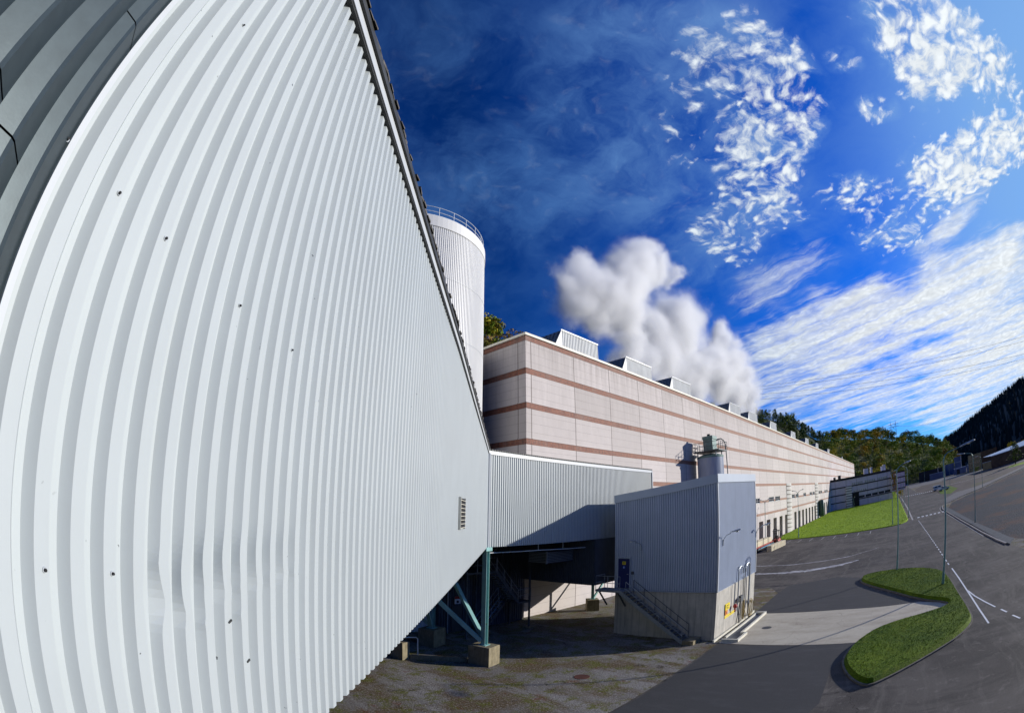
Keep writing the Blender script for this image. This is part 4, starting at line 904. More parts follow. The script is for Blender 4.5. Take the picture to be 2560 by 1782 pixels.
# pipes, hoses and signs on the sunlit concrete wall
pm = lambda nm, x0, x1, z0, z1, r: MB().tube([(x0, BY0-.12, z0), (x0, BY0-.12, z1-.3)]+[((x0+x1)/2-(x1-x0)/2*cos(t), BY0-.12, z1-.3+.3*sin(t)) for t in (pi/6, pi/3, pi/2, 2*pi/3, 5*pi/6, pi)]+[(x1, BY0-.12, z1-.6)], r, 8).build(nm, M['steel'], ph)
pm('vent_pipe', 33.75, 34.75, 1.2, 4.45, .05); pm('vent_pipe', 36.45, 35.45, .9, 4.45, .075)
for x, z0, z1 in ((33.0, 1.8, 3.5), (35.05, 1.4, 3.6), (35.4, .9, 4.1)): MB().tube([(x, BY0-.1, z0), (x, BY0-.1, z1)], .035, 8).build('pipe', M['steel'] if x < 35 else M['dark_steel'], ph)
MB().box(34.25, 34.85, BY0-.22, BY0-.04, 1.75, 2.2).build('control_box', M['dark_steel'], ph)
MB().box(33.85, 34.15, BY0-.2, BY0-.04, 1.85, 2.1).build('valve', M['black_rubber'], ph)
MB().ico((33.0, BY0-.2, 1.72), .17, 2).tube([(33.0, BY0-.2, 1.7), (33.0, BY0-.2, 1.3)], .05, 8).build('red_valve', M['red'], ph)
def coil(label, cx, cz, rx, rz_, n, m_, r=.026, tail=None):
    mb = MB(); rr = random.Random(int(cx*10))
    for k in range(n):
        a, b = rx*rr.uniform(.55, 1.05), rz_*rr.uniform(.8, 1.05); y = BY0-.14-.035*k
        mb.tube([(cx+a*sin(t)*(1-.35*(1+cos(t))/2)+.03*k, y, cz+b*cos(t)) for t in [2*pi*i/28 for i in range(28)]], r, 6, closed=True)
    if tail: mb.tube(tail, r, 6)
    return tag(mb.build('hose', m_), label, 'hose')
coil('coiled yellow brown hose hanging at right of sunlit concrete wall', 36.75, .78, .62, .68, 5, M['hose'])
coil('yellow and black hose hanging from the middle pipes', 35.0, 1.0, .25, .75, 3, M['hose'], tail=[(34.9, 11.3, 1.3), (35.3, 11.2, .6), (35.0, 11.1, .12), (34.6, 10.95, .13)])
coil('long black hose loop hanging below the control box', 34.35, .95, .42, .85, 1, M['black_rubber'], r=.03)
tag(MB().tube([(33.9, BY0-.12, 1.5), (33.85, BY0-.15, .9), (33.6, BY0-.15, .35)], .03, 8).build('hose', M['black_rubber']), 'short black hose end left of the black loop', 'hose')
s1 = tag(MB().box(31.48, 32.30, BY0-.02, BY0+.055, 1.72, 2.16).build('warning_sign', M['yellow']), 'large yellow warning sign on sunlit concrete wall', 'sign')
MB().box(31.62, 32.15, BY0-.026, BY0-.021, 2.0, 2.06).box(31.6, 32.0, BY0-.026, BY0-.021, 1.88, 1.93).box(31.7, 32.2, BY0-.026, BY0-.021, 1.79, 1.83).build('print', M['sign_black'], s1)
s2 = tag(MB().box(31.50, 31.93, BY0-.02, BY0+.055, 1.38, 1.70).build('hazard_label', M['orange']), 'small orange hazard label below the yellow sign', 'sign')
MB().box(31.6, 31.83, BY0-.026, BY0-.021, 1.47, 1.53).box(31.66, 31.77, BY0-.026, BY0-.021, 1.56, 1.62).build('print', M['sign_black'], s2)
MB().box(31.5, 33.6, BY0+.02, BY0+.052, 1.24, 1.32).box(31.5, 33.6, BY0+.02, BY0+.052, 1.12, 1.20).build('yellow_stripe', M['yellow'], ph)
# bund kerb
bu = thing('drain_trench', 'long drain trench with pale concrete rim along foot of sunlit wall', 'drain', (33, 10.8, 0))
rim = MB()
for a, b in (((29.35, 11.42), (38.3, 11.42)), ((30.4, 10.95), (37.5, 10.95))): rim.box(a[0], b[0], a[1]-.06, a[1]+.06, 0, .16)
for x0, x1, y0, y1 in ((37.4, 37.62, 10.1, 11.0), (31.55, 37.4, 10.1, 10.24), (31.41, 31.55, 9.75, 10.24), (29.75, 31.41, 9.75, 9.9), (29.6, 29.75, 9.75, 10.95)): rim.box(x0, x1, y0, y1, 0, .2)
rim.build('rim', M['coping'], bu); MB().sheet([(29.75, 9.9), (31.41, 9.9), (31.41, 10.24), (37.4, 10.24), (37.4, 10.89), (29.75, 10.89)], .03).build('grating', M['dark_wall'], bu)
tag(MB().tube([(33.2, 8.8, .013), (33.2, 8.8, .024)], .36, 28).build('manhole_cover', M['dark_metal']), 'round black manhole cover in the concrete apron', 'manhole cover')
tag(MB().tube([(20.4, 15.2, .0), (20.4, 15.2, .02)], .42, 24).build('manhole_cover', M['red_bush']), 'rusty reddish manhole cover in the gravel', 'manhole cover')

# ================================================================== SILOS
si = thing('storage_silo', 'tall white ribbed round storage silo with rail on top behind gallery', 'silo', (22.0, 36.8, 0))
R_ = 7.43; NR = 232; mb = MB(); ring = []
for k in range(NR):
    for f, d in ((0, 0), (.4, 0), (.55, .045), (.85, .045)):
        a = 2*pi*(k+f)/NR; ring.append((22.0+(R_-d)*cos(a), 36.8+(R_-d)*sin(a)))
n = len(ring); Zs = [0, 33.2]; mb.add([(x, y, z) for z in Zs for x, y in ring], [(j*n+i, j*n+(i+1) % n, (j+1)*n+(i+1) % n, (j+1)*n+i) for j in range(1) for i in range(n)])
mb.build('shell', M['silo_white'], si)
MB().lathe([(R_-.02, 33.15), (R_+.06, 33.2), (R_+.06, 34.28), (R_-.2, 34.32), (0, 34.9)], 22.0, 36.8, 96).build('rim_band', M['silo_white'], si, smooth=False)
for z in (12.0, 17.6, 23.1, 28.3): MB().lathe([(R_+.003, z), (R_+.015, z), (R_+.015, z+.025), (R_+.003, z+.025)], 22.0, 36.8, 96).build('joint_ring', M['lamp_body'], si)
ra = MB(); NP = 30
for hh in (1.07, .55): ra.tube([(22.0+7.3*cos(2*pi*i/60), 36.8+7.3*sin(2*pi*i/60), 34.3+hh) for i in range(60)], .028, 5, closed=True)
for i in range(NP): a = 2*pi*(i+.35)/NP; ra.tube([(22.0+7.3*cos(a), 36.8+7.3*sin(a), 34.2), (22.0+7.3*cos(a), 36.8+7.3*sin(a), 35.37)], .028, 5)
ra.lathe([(7.34, 34.32), (7.34, 34.45)], 22, 36.8, 60); ra.build('railing', M['white_rail'], si)

ms = thing('dust_silo', 'small grey blue ribbed silo with green filter unit and railed platform against hall', 'silo', (66.0, 26.5, 0))
mb = MB(); ring = []; R2 = 1.96; NR = 64
for k in range(NR):
    for f, d in ((0, 0), (.4, 0), (.55, .03), (.85, .03)): a = 2*pi*(k+f)/NR; ring.append((66.0+(R2-d)*cos(a), 26.5+(R2-d)*sin(a)))
n = len(ring); mb.add([(x, y, z) for z in (3.0, 16.1) for x, y in ring], [(i, (i+1) % n, n+(i+1) % n, n+i) for i in range(n)]).build('shell', M['blue_sheet'], ms)
MB().lathe([(.3, 1.2), (R2-.05, 3.02)], 66, 26.5, 32).build('cone', M['steel'], ms)
MB().lathe([(R2+.03, 16.0), (R2+.06, 16.25), (1.2, 16.55), (0, 16.6)], 66, 26.5, 40).build('top', M['unit_green'], ms)
for a in (.8, 2.4, 3.9, 5.5): MB().box(66+1.6*cos(a)-.1, 66+1.6*cos(a)+.1, 26.5+1.6*sin(a)-.1, 26.5+1.6*sin(a)+.1, 0, 3.4).build('leg', M['steel'], ms)
PX0, PX1, PY0, PY1 = 64.0, 67.6, 24.3, 28.4
MB().box(PX0, PX1, PY0, PY1, 16.85, 17.0).build('platform', M['dark_steel'], ms)
for x, y in ((64.6, 25.0), (67, 25.0), (64.6, 27.9), (67, 27.9), (66, 26.4)): MB().tube([(x, y, 16.2), (x, y, 16.9)], .09, 6).build('platform_strut', M['steel'], ms)
rail(MB(), [(PX0, PY0, 17), (PX1, PY0, 17), (PX1, PY1, 17), (PX0, PY1, 17), (PX0, PY0, 17)], 1.15, 1.0, .035).build('railing', M['dark_steel'], ms)
fu = MB().box(65.2, 66.9, 25.7, 27.2, 17.15, 18.9).box(65.12, 66.98, 25.62, 27.28, 18.7, 19.15).build('filter_unit', M['unit_green'], ms)
MB().tube([(65.9, 26.5, 19.15), (65.9, 26.5, 19.5)], .26, 14).build('fan_cap', M['dark_metal'], fu)
MB().tube([(66.9, 25.9, 18.4), (67.2, 25.6, 18.75), (67.6, 25.2, 18.8), (67.95, 24.9, 18.5), (68.1, 24.7, 17.9), (68.15, 24.65, 15.5), (68.2, 24.6, 11.0), (68.2, 24.6, 2)], .085, 8).build('filling_pipe', M['dark_steel'], ms)
tk = thing('green_tank', 'upright dark green tank standing before the dock fins on the lawn', 'tank', (181, 27.3, 0))
MB().lathe([(0, .4), (.9, .5), (1.1, .8), (1.1, 5.9), (.9, 6.3), (0, 6.5)], 181, 27.3, 28).build('shell', M['tank_green'], tk, smooth=True)
for a in (.5, 2.6, 4.7): MB().tube([(181+.8*cos(a), 27.3+.8*sin(a), 0), (181+.8*cos(a), 27.3+.8*sin(a), .8)], .07, 6).build('leg', M['steel'], tk)

# ================================================================== STREET LAMPS
def post(label, x, y, h, arms, r0=.10, grp='lamp posts along the road'):
    o = thing('street_lamp', label, 'street lamp', (x, y, 0), grp)
    MB().tube([(x, y, -.05), (x, y, h*.12), (x, y, h*.121), (x, y, h)], [r0, r0, r0*.8, r0*.45], 10).build('pole', M['pole'], o)
    MB().tube([(x, y, 0), (x, y, .22)], r0*1.5, 10).build('base_collar', M['dark_steel'], o)
    for ax, ay, L in arms:
        D = Vector((ax, ay)).normalized()
        q = lambda a, z: (x+D.x*a, y+D.y*a, h+z)
        MB().tube([q(0, -.25), q(.05, .05), q(.22, .30), q(.5, .45), q(L*.6, .62)], [.05, .05, .045, .04, .035], 8).build('arm', M['pole'], o)
        s_ = Vector((-D.y, D.x)); k = 10; rings = []
        for a, wv, hh in ((.55, .06, .04), (.62, .12, .07), (.8, .17, .10), (1.0, .18, .09), (1.08, .10, .05)):
            ring = []
            for i in range(k):
                t = 2*pi*i/k; c = q(L*a, .60+(a-.55)*L*.12+hh*sin(t)*(1 if sin(t) > 0 else .5)); ring.append((c[0]+s_.x*wv*cos(t), c[1]+s_.y*wv*cos(t), c[2]))
            rings.append(ring)
        vs = [p for r_ in rings for p in r_]; fs = [(i*k+j, i*k+(j+1) % k, (i+1)*k+(j+1) % k, (i+1)*k+j) for i in range(len(rings)-1) for j in range(k)]
        hd = MB().add(vs, fs+[tuple(range(k))[::-1], tuple(range(len(vs)-k, len(vs)))]).build('lamp_head', M['lamp_body'], o, smooth=True)
        MB().ico(q(L*.86, .60+.3*L*.12), .17, 2, (1.2, 1.2, .5)).build('lens', M['lamp_lens'], hd, smooth=True)
    return o
post('tall lamp post on the back edge of the grass island', 49.4, -0.9, 9.55, [(.2, -1, 1.6)])
post('tall lamp post on grass island nearest the road with long curved arm', 39.1, -4.95, 9.45, [(.05, -1, 2.9)], r0=.12)
post('lamp post at the far side of the road beside dark gravel field', 74.4, -14.7, 9.3, [(0, 1, 2.6)])
post('lamp post at the lawn edge behind the parking bays', 101.7, -0.6, 9.8, [(0, -1, 1.2)])
post('lamp post near the lawn corner by the give way blocks', 112.2, -4.75, 10.4, [(0, 1, 1.2)])
post('thin lamp post at lawn edge, second beyond the give way blocks', 150.5, -4.9, 8.6, [(0, -1, 1.2)])
post('thin lamp post at lawn edge, farthest along the road', 183.7, -4.9, 9.0, [(0, -1, 1.2)])
post('short path light standing in the middle of the lawn', 186, 3.9, 2.9, [(0, -1, .5)], .05, 'short lights on the lawn')
post('short path light on the lawn near the wing entrance', 201.6, 16, 4.3, [(0, -1, .5)], .06, 'short lights on the lawn')
post('lamp post on kerb of the side road left of gravel field', 152.1, -33.0, 8.4, [(0, 1, 2.0)])
post('distant lamp post on soil plot behind the two white vehicles', 239.6, -33.3, 9.5, [(0, -1, 1.6)])
post('double headed lamp post at the near corner of the lawn', 105.6, 21.4, 9.6, [(.1, -1, 1.3), (-.1, 1, 1.3)])
post('double headed lamp post right behind the blue ribbed building', 96.9, 26.9, 8.6, [(.7, -1, 1.1), (-.7, 1, 1.1)])
post('distant lamp post before black retaining wall', 420, -34, 10.5, [(0, 1, 2.5)], .16)

# ================================================================== VEHICLES
def wheel(o, x, y, r, wd=.22):
    t_ = MB().tube([(x, y-wd/2, r), (x, y+wd/2, r)], r, 20).build('wheel', M['black_rubber'], o)
    MB().tube([(x, y-wd/2-.012, r), (x, y+wd/2+.012, r)], r*.58, 14).build('rim', M['steel'], t_)
def vehicle(name, label, cat, loc, rot, prof, wd, wheels, m_, glass, lights, r=.34, grp=None, bed=None):
    """side profile (x, z) swept across the width with tapered cabin"""
    o = thing(name, label, cat, (0, 0, 0), grp)
    n = len(prof); zmax = max(z for _, z in prof); tp = lambda z: wd/2-(max(0, z-1.0)*.16)
    mb = MB().add([(x, -tp(z), z) for x, z in prof]+[(x, tp(z), z) for x, z in prof], [(i, (i+1) % n, n+(i+1) % n, n+i) for i in range(n)])
    for t in tessellate_polygon([[Vector((x, z, 0)) for x, z in prof]]): mb.f += [tuple(t), tuple(n+q for q in t[::-1])]
    body = mb.build('body', m_, o)
    for q in glass:
        for sg in (-1, 1):
            g_ = MB().add([(x, sg*(tp(z)+.012), z) for x, z in q], [tuple(range(len(q)))]); g_.build('side_window', M['glass'], o)
    for (xa, za), (xb, zb) in lights['screens']: MB().quad((xa, -tp(za)*.9, za), (xa, tp(za)*.9, za), (xb, tp(zb)*.9, zb), (xb, -tp(zb)*.9, zb)).build('windscreen', M['glass'], o)
    for x in wheels:
        for sg in (-1, 1): wheel(o, x, sg*(wd/2-.1), r)
    xf = max(x for x, _ in prof); xr = min(x for x, _ in prof)
    for sg in (-1, 1):
        MB().box(xf-.05, xf+.015, sg*wd*.36-.15, sg*wd*.36+.15, .68, .85).build('headlight', M['lamp_lens'], o); MB().box(xr-.015, xr+.05, sg*wd*.40-.08, sg*wd*.40+.08, .75, 1.05).build('tail_light', M['red'], o)
        MB().box(xf-1.75, xf-1.6, sg*(wd/2+.0)-.0+(-.0), sg*(wd/2+.16), 1.05, 1.22).build('wing_mirror', M['black_rubber'], o) if sg > 0 else MB().box(xf-1.75, xf-1.6, -(wd/2+.16), -wd/2, 1.05, 1.22).build('wing_mirror', M['black_rubber'], o)
    MB().box(xf-.02, xf+.06, -wd*.48, wd*.48, .32, .55).build('front_bumper', M['dark_steel'], o); MB().box(xr-.06, xr+.02, -wd*.48, wd*.48, .32, .55).build('rear_bumper', M['dark_steel'], o)
    o.location = loc; o.rotation_euler = (0, 0, rot); return o
VAN = [(-2.4, .4), (-2.42, 1.9), (-2.3, 2.05), (.9, 2.08), (1.15, 1.98), (1.75, 1.25), (2.45, 1.0), (2.55, .75), (2.55, .4)]
vehicle('white_van', 'white van parked beside the white pickup on distant bare plot', 'van', (214.0, -23.6, 0), rad(-78), VAN, 1.95, (-1.5, 1.65), M['van_white'], [[(-.1, 1.25), (-.1, 1.85), (.85, 1.88), (1.45, 1.28)], [(-2.1, 1.3), (-2.1, 1.8), (-.4, 1.85), (-.4, 1.28)]], {'screens': (((1.77, 1.27), (1.2, 1.93)), ((-2.435, 1.3), (-2.43, 1.85)))}, .36, 'parked white vehicles')
PIK = [(-2.6, .45), (-2.62, 1.05), (-.75, 1.07), (-.7, 1.62), (.45, 1.66), (.65, 1.58), (1.25, 1.12), (2.4, .98), (2.5, .8), (2.5, .45)]
vehicle('white_pickup', 'white pickup in front of the white van on distant bare plot', 'pickup', (201.5, -25.0, 0), rad(-74), PIK, 1.85, (-1.6, 1.6), M['van_white'], [[(-.6, 1.12), (-.6, 1.52), (.45, 1.55), (1.0, 1.14)]], {'screens': (((1.27, 1.14), (.68, 1.56)), ((-.765, 1.1), (-.72, 1.58)))}, .36, 'parked white vehicles')
CAR = [(-2.1, .35), (-2.15, .95), (-1.7, 1.05), (-1.2, 1.42), (.3, 1.45), (1.0, 1.0), (2.05, .85), (2.1, .35)]
vehicle('blue_car', 'small blue car half hidden beyond the far office block', 'car', (455, -18.2, 0), rad(-80), CAR, 1.75, (-1.3, 1.35), M['van_blue'], [[(-1.4, 1.05), (-1.1, 1.36), (.25, 1.38), (.8, 1.05)]], {'screens': (((1.0, 1.01), (.33, 1.42)), ((-1.68, 1.08), (-1.24, 1.38)))}, .32)
fl = thing('timber_trailer', 'low trailer loaded with pale timber beams before the loading docks', 'trailer', (89, 25.6, 0))
MB().box(82.5, 96.5, 24.8, 26.6, .75, .95).build('flatbed', M['red'], fl); MB().box(84, 96, 24.7, 24.8, .45, .65).build('blue_beam', M['steel_blue'], fl)
for x in (84.5, 85.8, 93.5, 94.8):
    for sg in (-1, 1): 
        t_ = MB().tube([(x, 25.7+sg*.9-.12, .42), (x, 25.7+sg*.9+.12, .42)], .42, 16).build('wheel', M['black_rubber'], fl)
for x in (84, 88, 92, 96): MB().box(x-.04, x+.04, 24.76, 24.84, .9, 2.3).build('stake', M['dark_steel'], fl)
tb = thing('timber_stack', 'pale timber beams lying on the low trailer', 'timber', (89, 25.6, .96), 'stacks of pale timber')
for k in range(3):
    for j in range(3): MB().box(83.2+.2*j, 95.5-.3*k, 25.0+.5*j, 25.46+.5*j, .96+.3*k, 1.24+.3*k).build('beam', M['timber'], tb)
tb = thing('timber_stack', 'long low pack of pale timber on asphalt in front of trailer', 'timber', (89, 22.6, 0), 'stacks of pale timber')
for k in range(10):
    x = 84.6+k*.95; y = 22.7-.05*k; MB().box(x, x+.86, y-.45, y+.45, .02, 1.0).build('bundle', M['timber'], tb)
    MB().beam((x+.1, y-.455, .15), (x+.75, y-.455, .85), .02, .05).build('strap', M['dark_steel'], tb)
fk = thing('forklift', 'black and orange forklift with cage beside the timber trailer', 'forklift', (97.6, 24.6, 0))
MB().add([(96.4, 23.9, .35), (98.9, 23.9, .35), (98.9, 25.2, .35), (96.4, 25.2, .35), (96.4, 24, 1.0), (98.7, 24, 1.25), (98.7, 25.1, 1.25), (96.4, 25.1, 1.0)], [(0,3,2,1),(4,5,6,7),(0,1,5,4),(1,2,6,5),(2,3,7,6),(3,0,4,7)]).build('body', M['red'], fk)
cg = MB()
for x, y in ((96.9, 23.95), (98.5, 23.95), (96.9, 25.15), (98.5, 25.15)): cg.tube([(x, y, 1.0), (x, y, 2.7)], .06, 6)
cg.box(96.7, 98.7, 23.85, 25.25, 2.68, 2.8).build('overhead_guard', M['black_rubber'], fk)
ma = MB()
for y in (24.2, 24.9): ma.box(96.1, 96.25, y-.07, y+.07, .1, 3.2)
for z in (1.2, 2.2, 3.1): ma.box(96.12, 96.22, 24.2, 24.9, z, z+.12)
ma.build('mast', M['black_rubber'], fk); MB().box(97.5, 97.95, 24.3, 24.8, 1.1, 1.75).build('seat', M['black_rubber'], fk)
for y in (24.25, 24.85): MB().box(95.0, 96.1, y-.06, y+.06, .2, .26).build('fork', M['dark_steel'], fk)
for x in (96.8, 98.4):
    for y in (23.95, 25.15): MB().tube([(x, y-.12, .35), (x, y+.12, .35)], .35, 14).build('wheel', M['black_rubber'], fk)

# ================================================================== DISTANT WORKS
def pol(az, d): return (d*cos(rad(az)), d*sin(rad(az)))
def radial_box(mb, a0, a1, d0, d1, z0, z1, dep=12):
    A, B = Vector(pol(a0, d0)), Vector(pol(a1, d1)); n = Vector(((A+B)/2)).normalized()*dep
    return mb.prism([tuple(A), tuple(B), tuple(B+n), tuple(A+n)], z0, z1)
def far_block(name, label, cat, a0, a1, d0, d1, h, m_, extras=(), dep=12):
    o = thing(name, label, cat, (*pol((a0+a1)/2, (d0+d1)/2), 0)); radial_box(MB(), a0, a1, d0, d1, 0, h, dep).build('wall', m_, o)
    for nm, b0, b1, z0, z1, mm in extras:
        f0, f1 = (b0-a0)/(a1-a0), (b1-a0)/(a1-a0); radial_box(MB(), b0, b1, d0+(d1-d0)*f0-.15, d0+(d1-d0)*f1-.15, z0, z1, .4).build(nm, mm, o)
    return o
far_block('retaining_wall', 'long black retaining wall left of the blue works', 'wall', -3.9, -7.0, 470, 462, 8.6, M['shed_dark'], [('pale_post', -6.4, -6.47, 0, 8.8, M['monitor'])], dep=2)
far_block('blue_shed', 'low blue conveyor shed at the foot of the far works', 'shed', -5.3, -7.3, 452, 446, 4.8, M['shed_blue'], [('pale_edge', -5.3, -7.3, 4.7, 5.0, M['roof_blue'])])
far_block('crusher_house', 'blue stepped crusher house with pale edges', 'industrial building', -7.35, -8.6, 470, 466, 9.5, M['shed_blue'], [('pale_edge', -7.35, -7.42, 0, 9.6, M['monitor'])])
far_block('crusher_tower', 'taller blue tower block right of the crusher house', 'industrial building', -8.65, -9.6, 462, 458, 13.5, M['shed_blue'], [('pale_edge', -9.52, -9.6, 0, 13.8, M['monitor']), ('pale_edge', -8.65, -9.6, 9.0, 9.4, M['roof_blue'])])
far_block('blue_hopper', 'blue sloping hopper shed in front of the tower', 'shed', -8.5, -10.2, 418, 412, 4.6, M['shed_blue'], [('dark_chute', -8.9, -9.3, 0, 3.5, M['shed_dark'])])
far_block('blue_store', 'blue store next to the olive office building', 'shed', -10.25, -11.2, 398, 394, 5.2, M['shed_blue'])
tn = far_block('olive_building', 'olive tan four storey building in the distance', 'office building', -10.5, -12.25, 372, 366, 11.2, M['tan_wall'])
for i in range(5):
    for j in range(3): b0 = -10.75-i*.3; radial_box(MB(), b0, b0-.14, 371-i*1.1, 370.6-i*1.1, 1.6+j*3.2, 3.1+j*3.2, .4).build('window', M['glass'], tn)
far_block('brown_store', 'brown brick store with red end wall behind blue roof', 'warehouse', -12.2, -14.5, 392, 384, 11.4, M['brown_fence'], [('red_end', -14.4, -14.5, 0, 11.4, M['red_bush'])])
bh = far_block('long_shed', 'long brown clad shed with pale blue metal roof by side road', 'shed', -13.6, -18.6, 306, 300, 6.9, M['brown_fence'], [('eaves', -13.6, -18.6, 6.7, 7.0, M['roof_blue'])], dep=30)
A, B = Vector(pol(-12.5, 352)), Vector(pol(-18.4, 330)); A2, B2 = Vector(pol(-13.7, 309)), Vector(pol(-18.6, 303))
MB().quad((*A2, 7.0), (*B2, 7.0), (*B, 9.6), (*A, 7.4)).build('roof', M['roof_blue'], bh)
far_block('ochre_annex', 'low ochre annex with flat roof left of the brown shed', 'shed', -12.4, -13.6, 322, 318, 4.3, M['tan_wall'], [('eaves', -12.4, -13.6, 4.2, 4.45, M['roof_blue'])])
gs = MB().sheet([pol(-15.4, 246), pol(-18.3, 236), pol(-24, 225), pol(-24, 262), pol(-18.2, 258), pol(-16.2, 262)], .02)
tag(gs.build('verge_grass', M['grass_lawn']), 'bright grass verge under the distant dark conifer', 'grass', kind='stuff')
gs = MB().sheet([(181, -21), (166.9, -23.2), (189.4, -29.8), (236, -32.2), (232, -27), (205, -23)], .022)
tag(gs.build('verge_grass', M['grass_island']), 'thin grass strip beside the parked white vehicles', 'grass', kind='stuff')

# ================================================================== HILLS AND TREES
def lerp_tab(T, a):
    if a >= T[0][0]: return T[0][1:]
    for p, q in zip(T, T[1:]):
        if p[0] >= a >= q[0]:
            f = (p[0]-a)/(p[0]-q[0]); return tuple(p[i]+(q[i]-p[i])*f for i in range(1, len(p)))
    return T[-1][1:]
# azimuth, skyline elevation, ridge distance, foot distance
HILL = [(120, 20, 230, 140), (90, 22, 200, 120), (60, 23.6, 195, 125), (52, 23.8, 190, 130), (49, 23.4, 190, 135), (46.4, 22.6, 195, 140), (45.2, 21.7, 205, 145), (40, 20.0, 230, 160), (30, 15.6, 300, 200), (22, 12.1, 380, 265),
        (18, 11.0, 460, 320), (15.6, 10.8, 500, 350), (14.5, 10.5, 520, 370), (13.3, 9.9, 540, 385), (12.2, 9.5, 560, 395), (10.8, 8.75, 590, 405), (9.9, 7.8, 610, 415), (8.8, 7.0, 630, 425), (6.8, 6.45, 650, 430), (5, 6.35, 670, 435),
        (3.6, 5.95, 680, 445), (1.7, 5.85, 690, 455), (0.5, 5.6, 700, 470), (-.5, 5.15, 700, 480), (-1.8, 4.4, 705, 490), (-2.6, 4.5, 705, 495), (-3.7, 4.15, 710, 500), (-5.5, 3.5, 715, 505), (-7.4, 2.85, 715, 510), (-8.3, 1.9, 715, 515), (-8.9, .7, 715, 520), (-10, -.2, 720, 525)]
def hill_z(a, r, treeh=12.0):
    el, r1, r0 = lerp_tab(HILL, a); top = max(0, EYE+r1*tan(rad(el))-treeh*(.75 if r1 < 300 else 1.0))
    f = min(1, max(0, (r-r0)/(r1-r0))); return top*(f**.85) if f < 1 else top*(1-.1*min(1, (r-r1)/300))
hm = MB(); AZ = [120-1.25*i for i in range(105)]; K = 14; vs = []
for a in AZ:
    el, r1, r0 = lerp_tab(HILL, a)
    for k in range(K+3): r = r0+(r1-r0)*k/K; x, y = pol(a, r); vs.append((x, y, hill_z(a, r)-.05))
m_ = K+3; hm.add(vs, [(i*m_+k, i*m_+k+1, (i+1)*m_+k+1, (i+1)*m_+k) for i in range(len(AZ)-1) for k in range(m_-1)])
tag(hm.build('wooded_hill', M['wood_floor'], smooth=True), kind='structure')

def crown(kind, seed, n):
    rr = random.Random(seed); mb = MB(); cl = []
    if kind == 'pine':
        H = 1.0
        for i in range(9):
            z = .25+.72*i/9; rad_ = .24*(1-.75*(i/9)**1.3)*rr.uniform(.7, 1.15)
            for k in range(4): a = rr.uniform(0, 2*pi); cl.append((rad_*.65*cos(a), rad_*.65*sin(a), z, rad_*.62, .07))
    else:
        for i in range(12):
            a = rr.uniform(0, 2*pi); u = rr.uniform(0, 1)**.6; z = rr.uniform(.28, .88); rm = .33*sqrt(max(.05, 1-((z-.55)/.42)**2))
            cl.append((u*rm*cos(a), u*rm*sin(a), z, rr.uniform(.10, .19), rr.uniform(.09, .16)))
    for i in range(n):
        c = cl[rr.randrange(len(cl))]
        d = Vector((rr.gauss(0, 1), rr.gauss(0, 1), rr.gauss(0, 1))).normalized(); p = Vector((c[0]+d.x*c[3], c[1]+d.y*c[3], c[2]+d.z*c[4]))
        s = rr.uniform(.022, .042) if kind != 'pine' else rr.uniform(.018, .034)
        nrm = (d+Vector((rr.gauss(0, .45), rr.gauss(0, .45), rr.gauss(0, .45)))).normalized(); u = nrm.orthogonal().normalized(); v = nrm.cross(u)
        t = rr.uniform(0, pi); u, v = u*cos(t)+v*sin(t), v*cos(t)-u*sin(t)
        mb.add([p+u*s, p+v*s*.8, p-u*s, p-v*s*.8], [(0, 1, 2, 3)])
    return mb
def tree_proto(name, kind, m_, seed, label, cat, group, n=620):
    o = thing(name, label, cat, (0, 0, 0), group)
    crown(kind, seed, n).build('crown', m_, o)
    MB().tube([(0, 0, -.05), (.005, 0, .3), (.0, .01, .62)], [.022, .016, .006], 6).build('trunk', M['bark'], o)
    return o
G_ = 'trees on the wooded hill'
PROT = [tree_proto('broadleaf_tree', 'b', M['leaf_green'], 1, 'green broadleaf tree among many on the wooded hill', 'tree', G_+', green'),
        tree_proto('broadleaf_tree', 'b', M['leaf_green'], 2, 'green broadleaf tree among many on the wooded hill', 'tree', G_+', green'),
        tree_proto('broadleaf_tree', 'b', M['leaf_yellow'], 3, 'yellowing autumn tree among many on the wooded hill', 'tree', G_+', yellow'),
        tree_proto('broadleaf_tree', 'b', M['leaf_brown'], 4, 'brown leaved autumn tree among many on the wooded hill', 'tree', G_+', brown'),
        tree_proto('pine_tree', 'pine', M['leaf_pine'], 5, 'dark pine among many on the wooded hill', 'tree', G_+', pines'),
        tree_proto('pine_tree', 'pine', M['leaf_pine'], 6, 'dark pine among many on the wooded hill', 'tree', G_+', pines')]
used = set()
def plant(kind, a, r, h, label=None, group=None, z=None, wd=1.0):
    x, y = pol(a, r); zz = hill_z(a, r)-.3 if z is None else z; p = PROT[kind]
    if kind in used: o = copy_thing(p)
    else: used.add(kind); o = p
    o.location = (x, y, zz); o.rotation_euler = (0, 0, random.uniform(0, 6.28)); o.scale = (h*wd, h*wd, h)
    if label: o['label'] = label; o['group'] = group or 'single trees'
    return o
rr = random.Random(21); random.seed(9)
def pick(a, f):
    u = rr.random()
    if a > 20: return 3 if u < .45 else (0 if u < .8 else 2)
    if a > 8 and f > .55: return 4 if u < .7 else (5 if u < .85 else 1)
    if a < -1.5: return 1 if u < .5 else (0 if u < .75 else (2 if u < .82 else (3 if u < .88 else 4)))
    return 2 if u < .34 else (0 if u < .6 else (1 if u < .8 else (3 if u < .92 else 4)))
spots = []
for i in range(92):      # skyline
    a = 17.0-26.2*i/91+rr.uniform(-.12, .12); el, r1, r0 = lerp_tab(HILL, a); spots.append((a, r1-rr.uniform(0, 12), 1.0))
for i in range(158):     # the slope
    a = rr.uniform(-8.6, 17.0); el, r1, r0 = lerp_tab(HILL, a); f = rr.uniform(.0, .95); spots.append((a, r0+(r1-r0)*f, f))
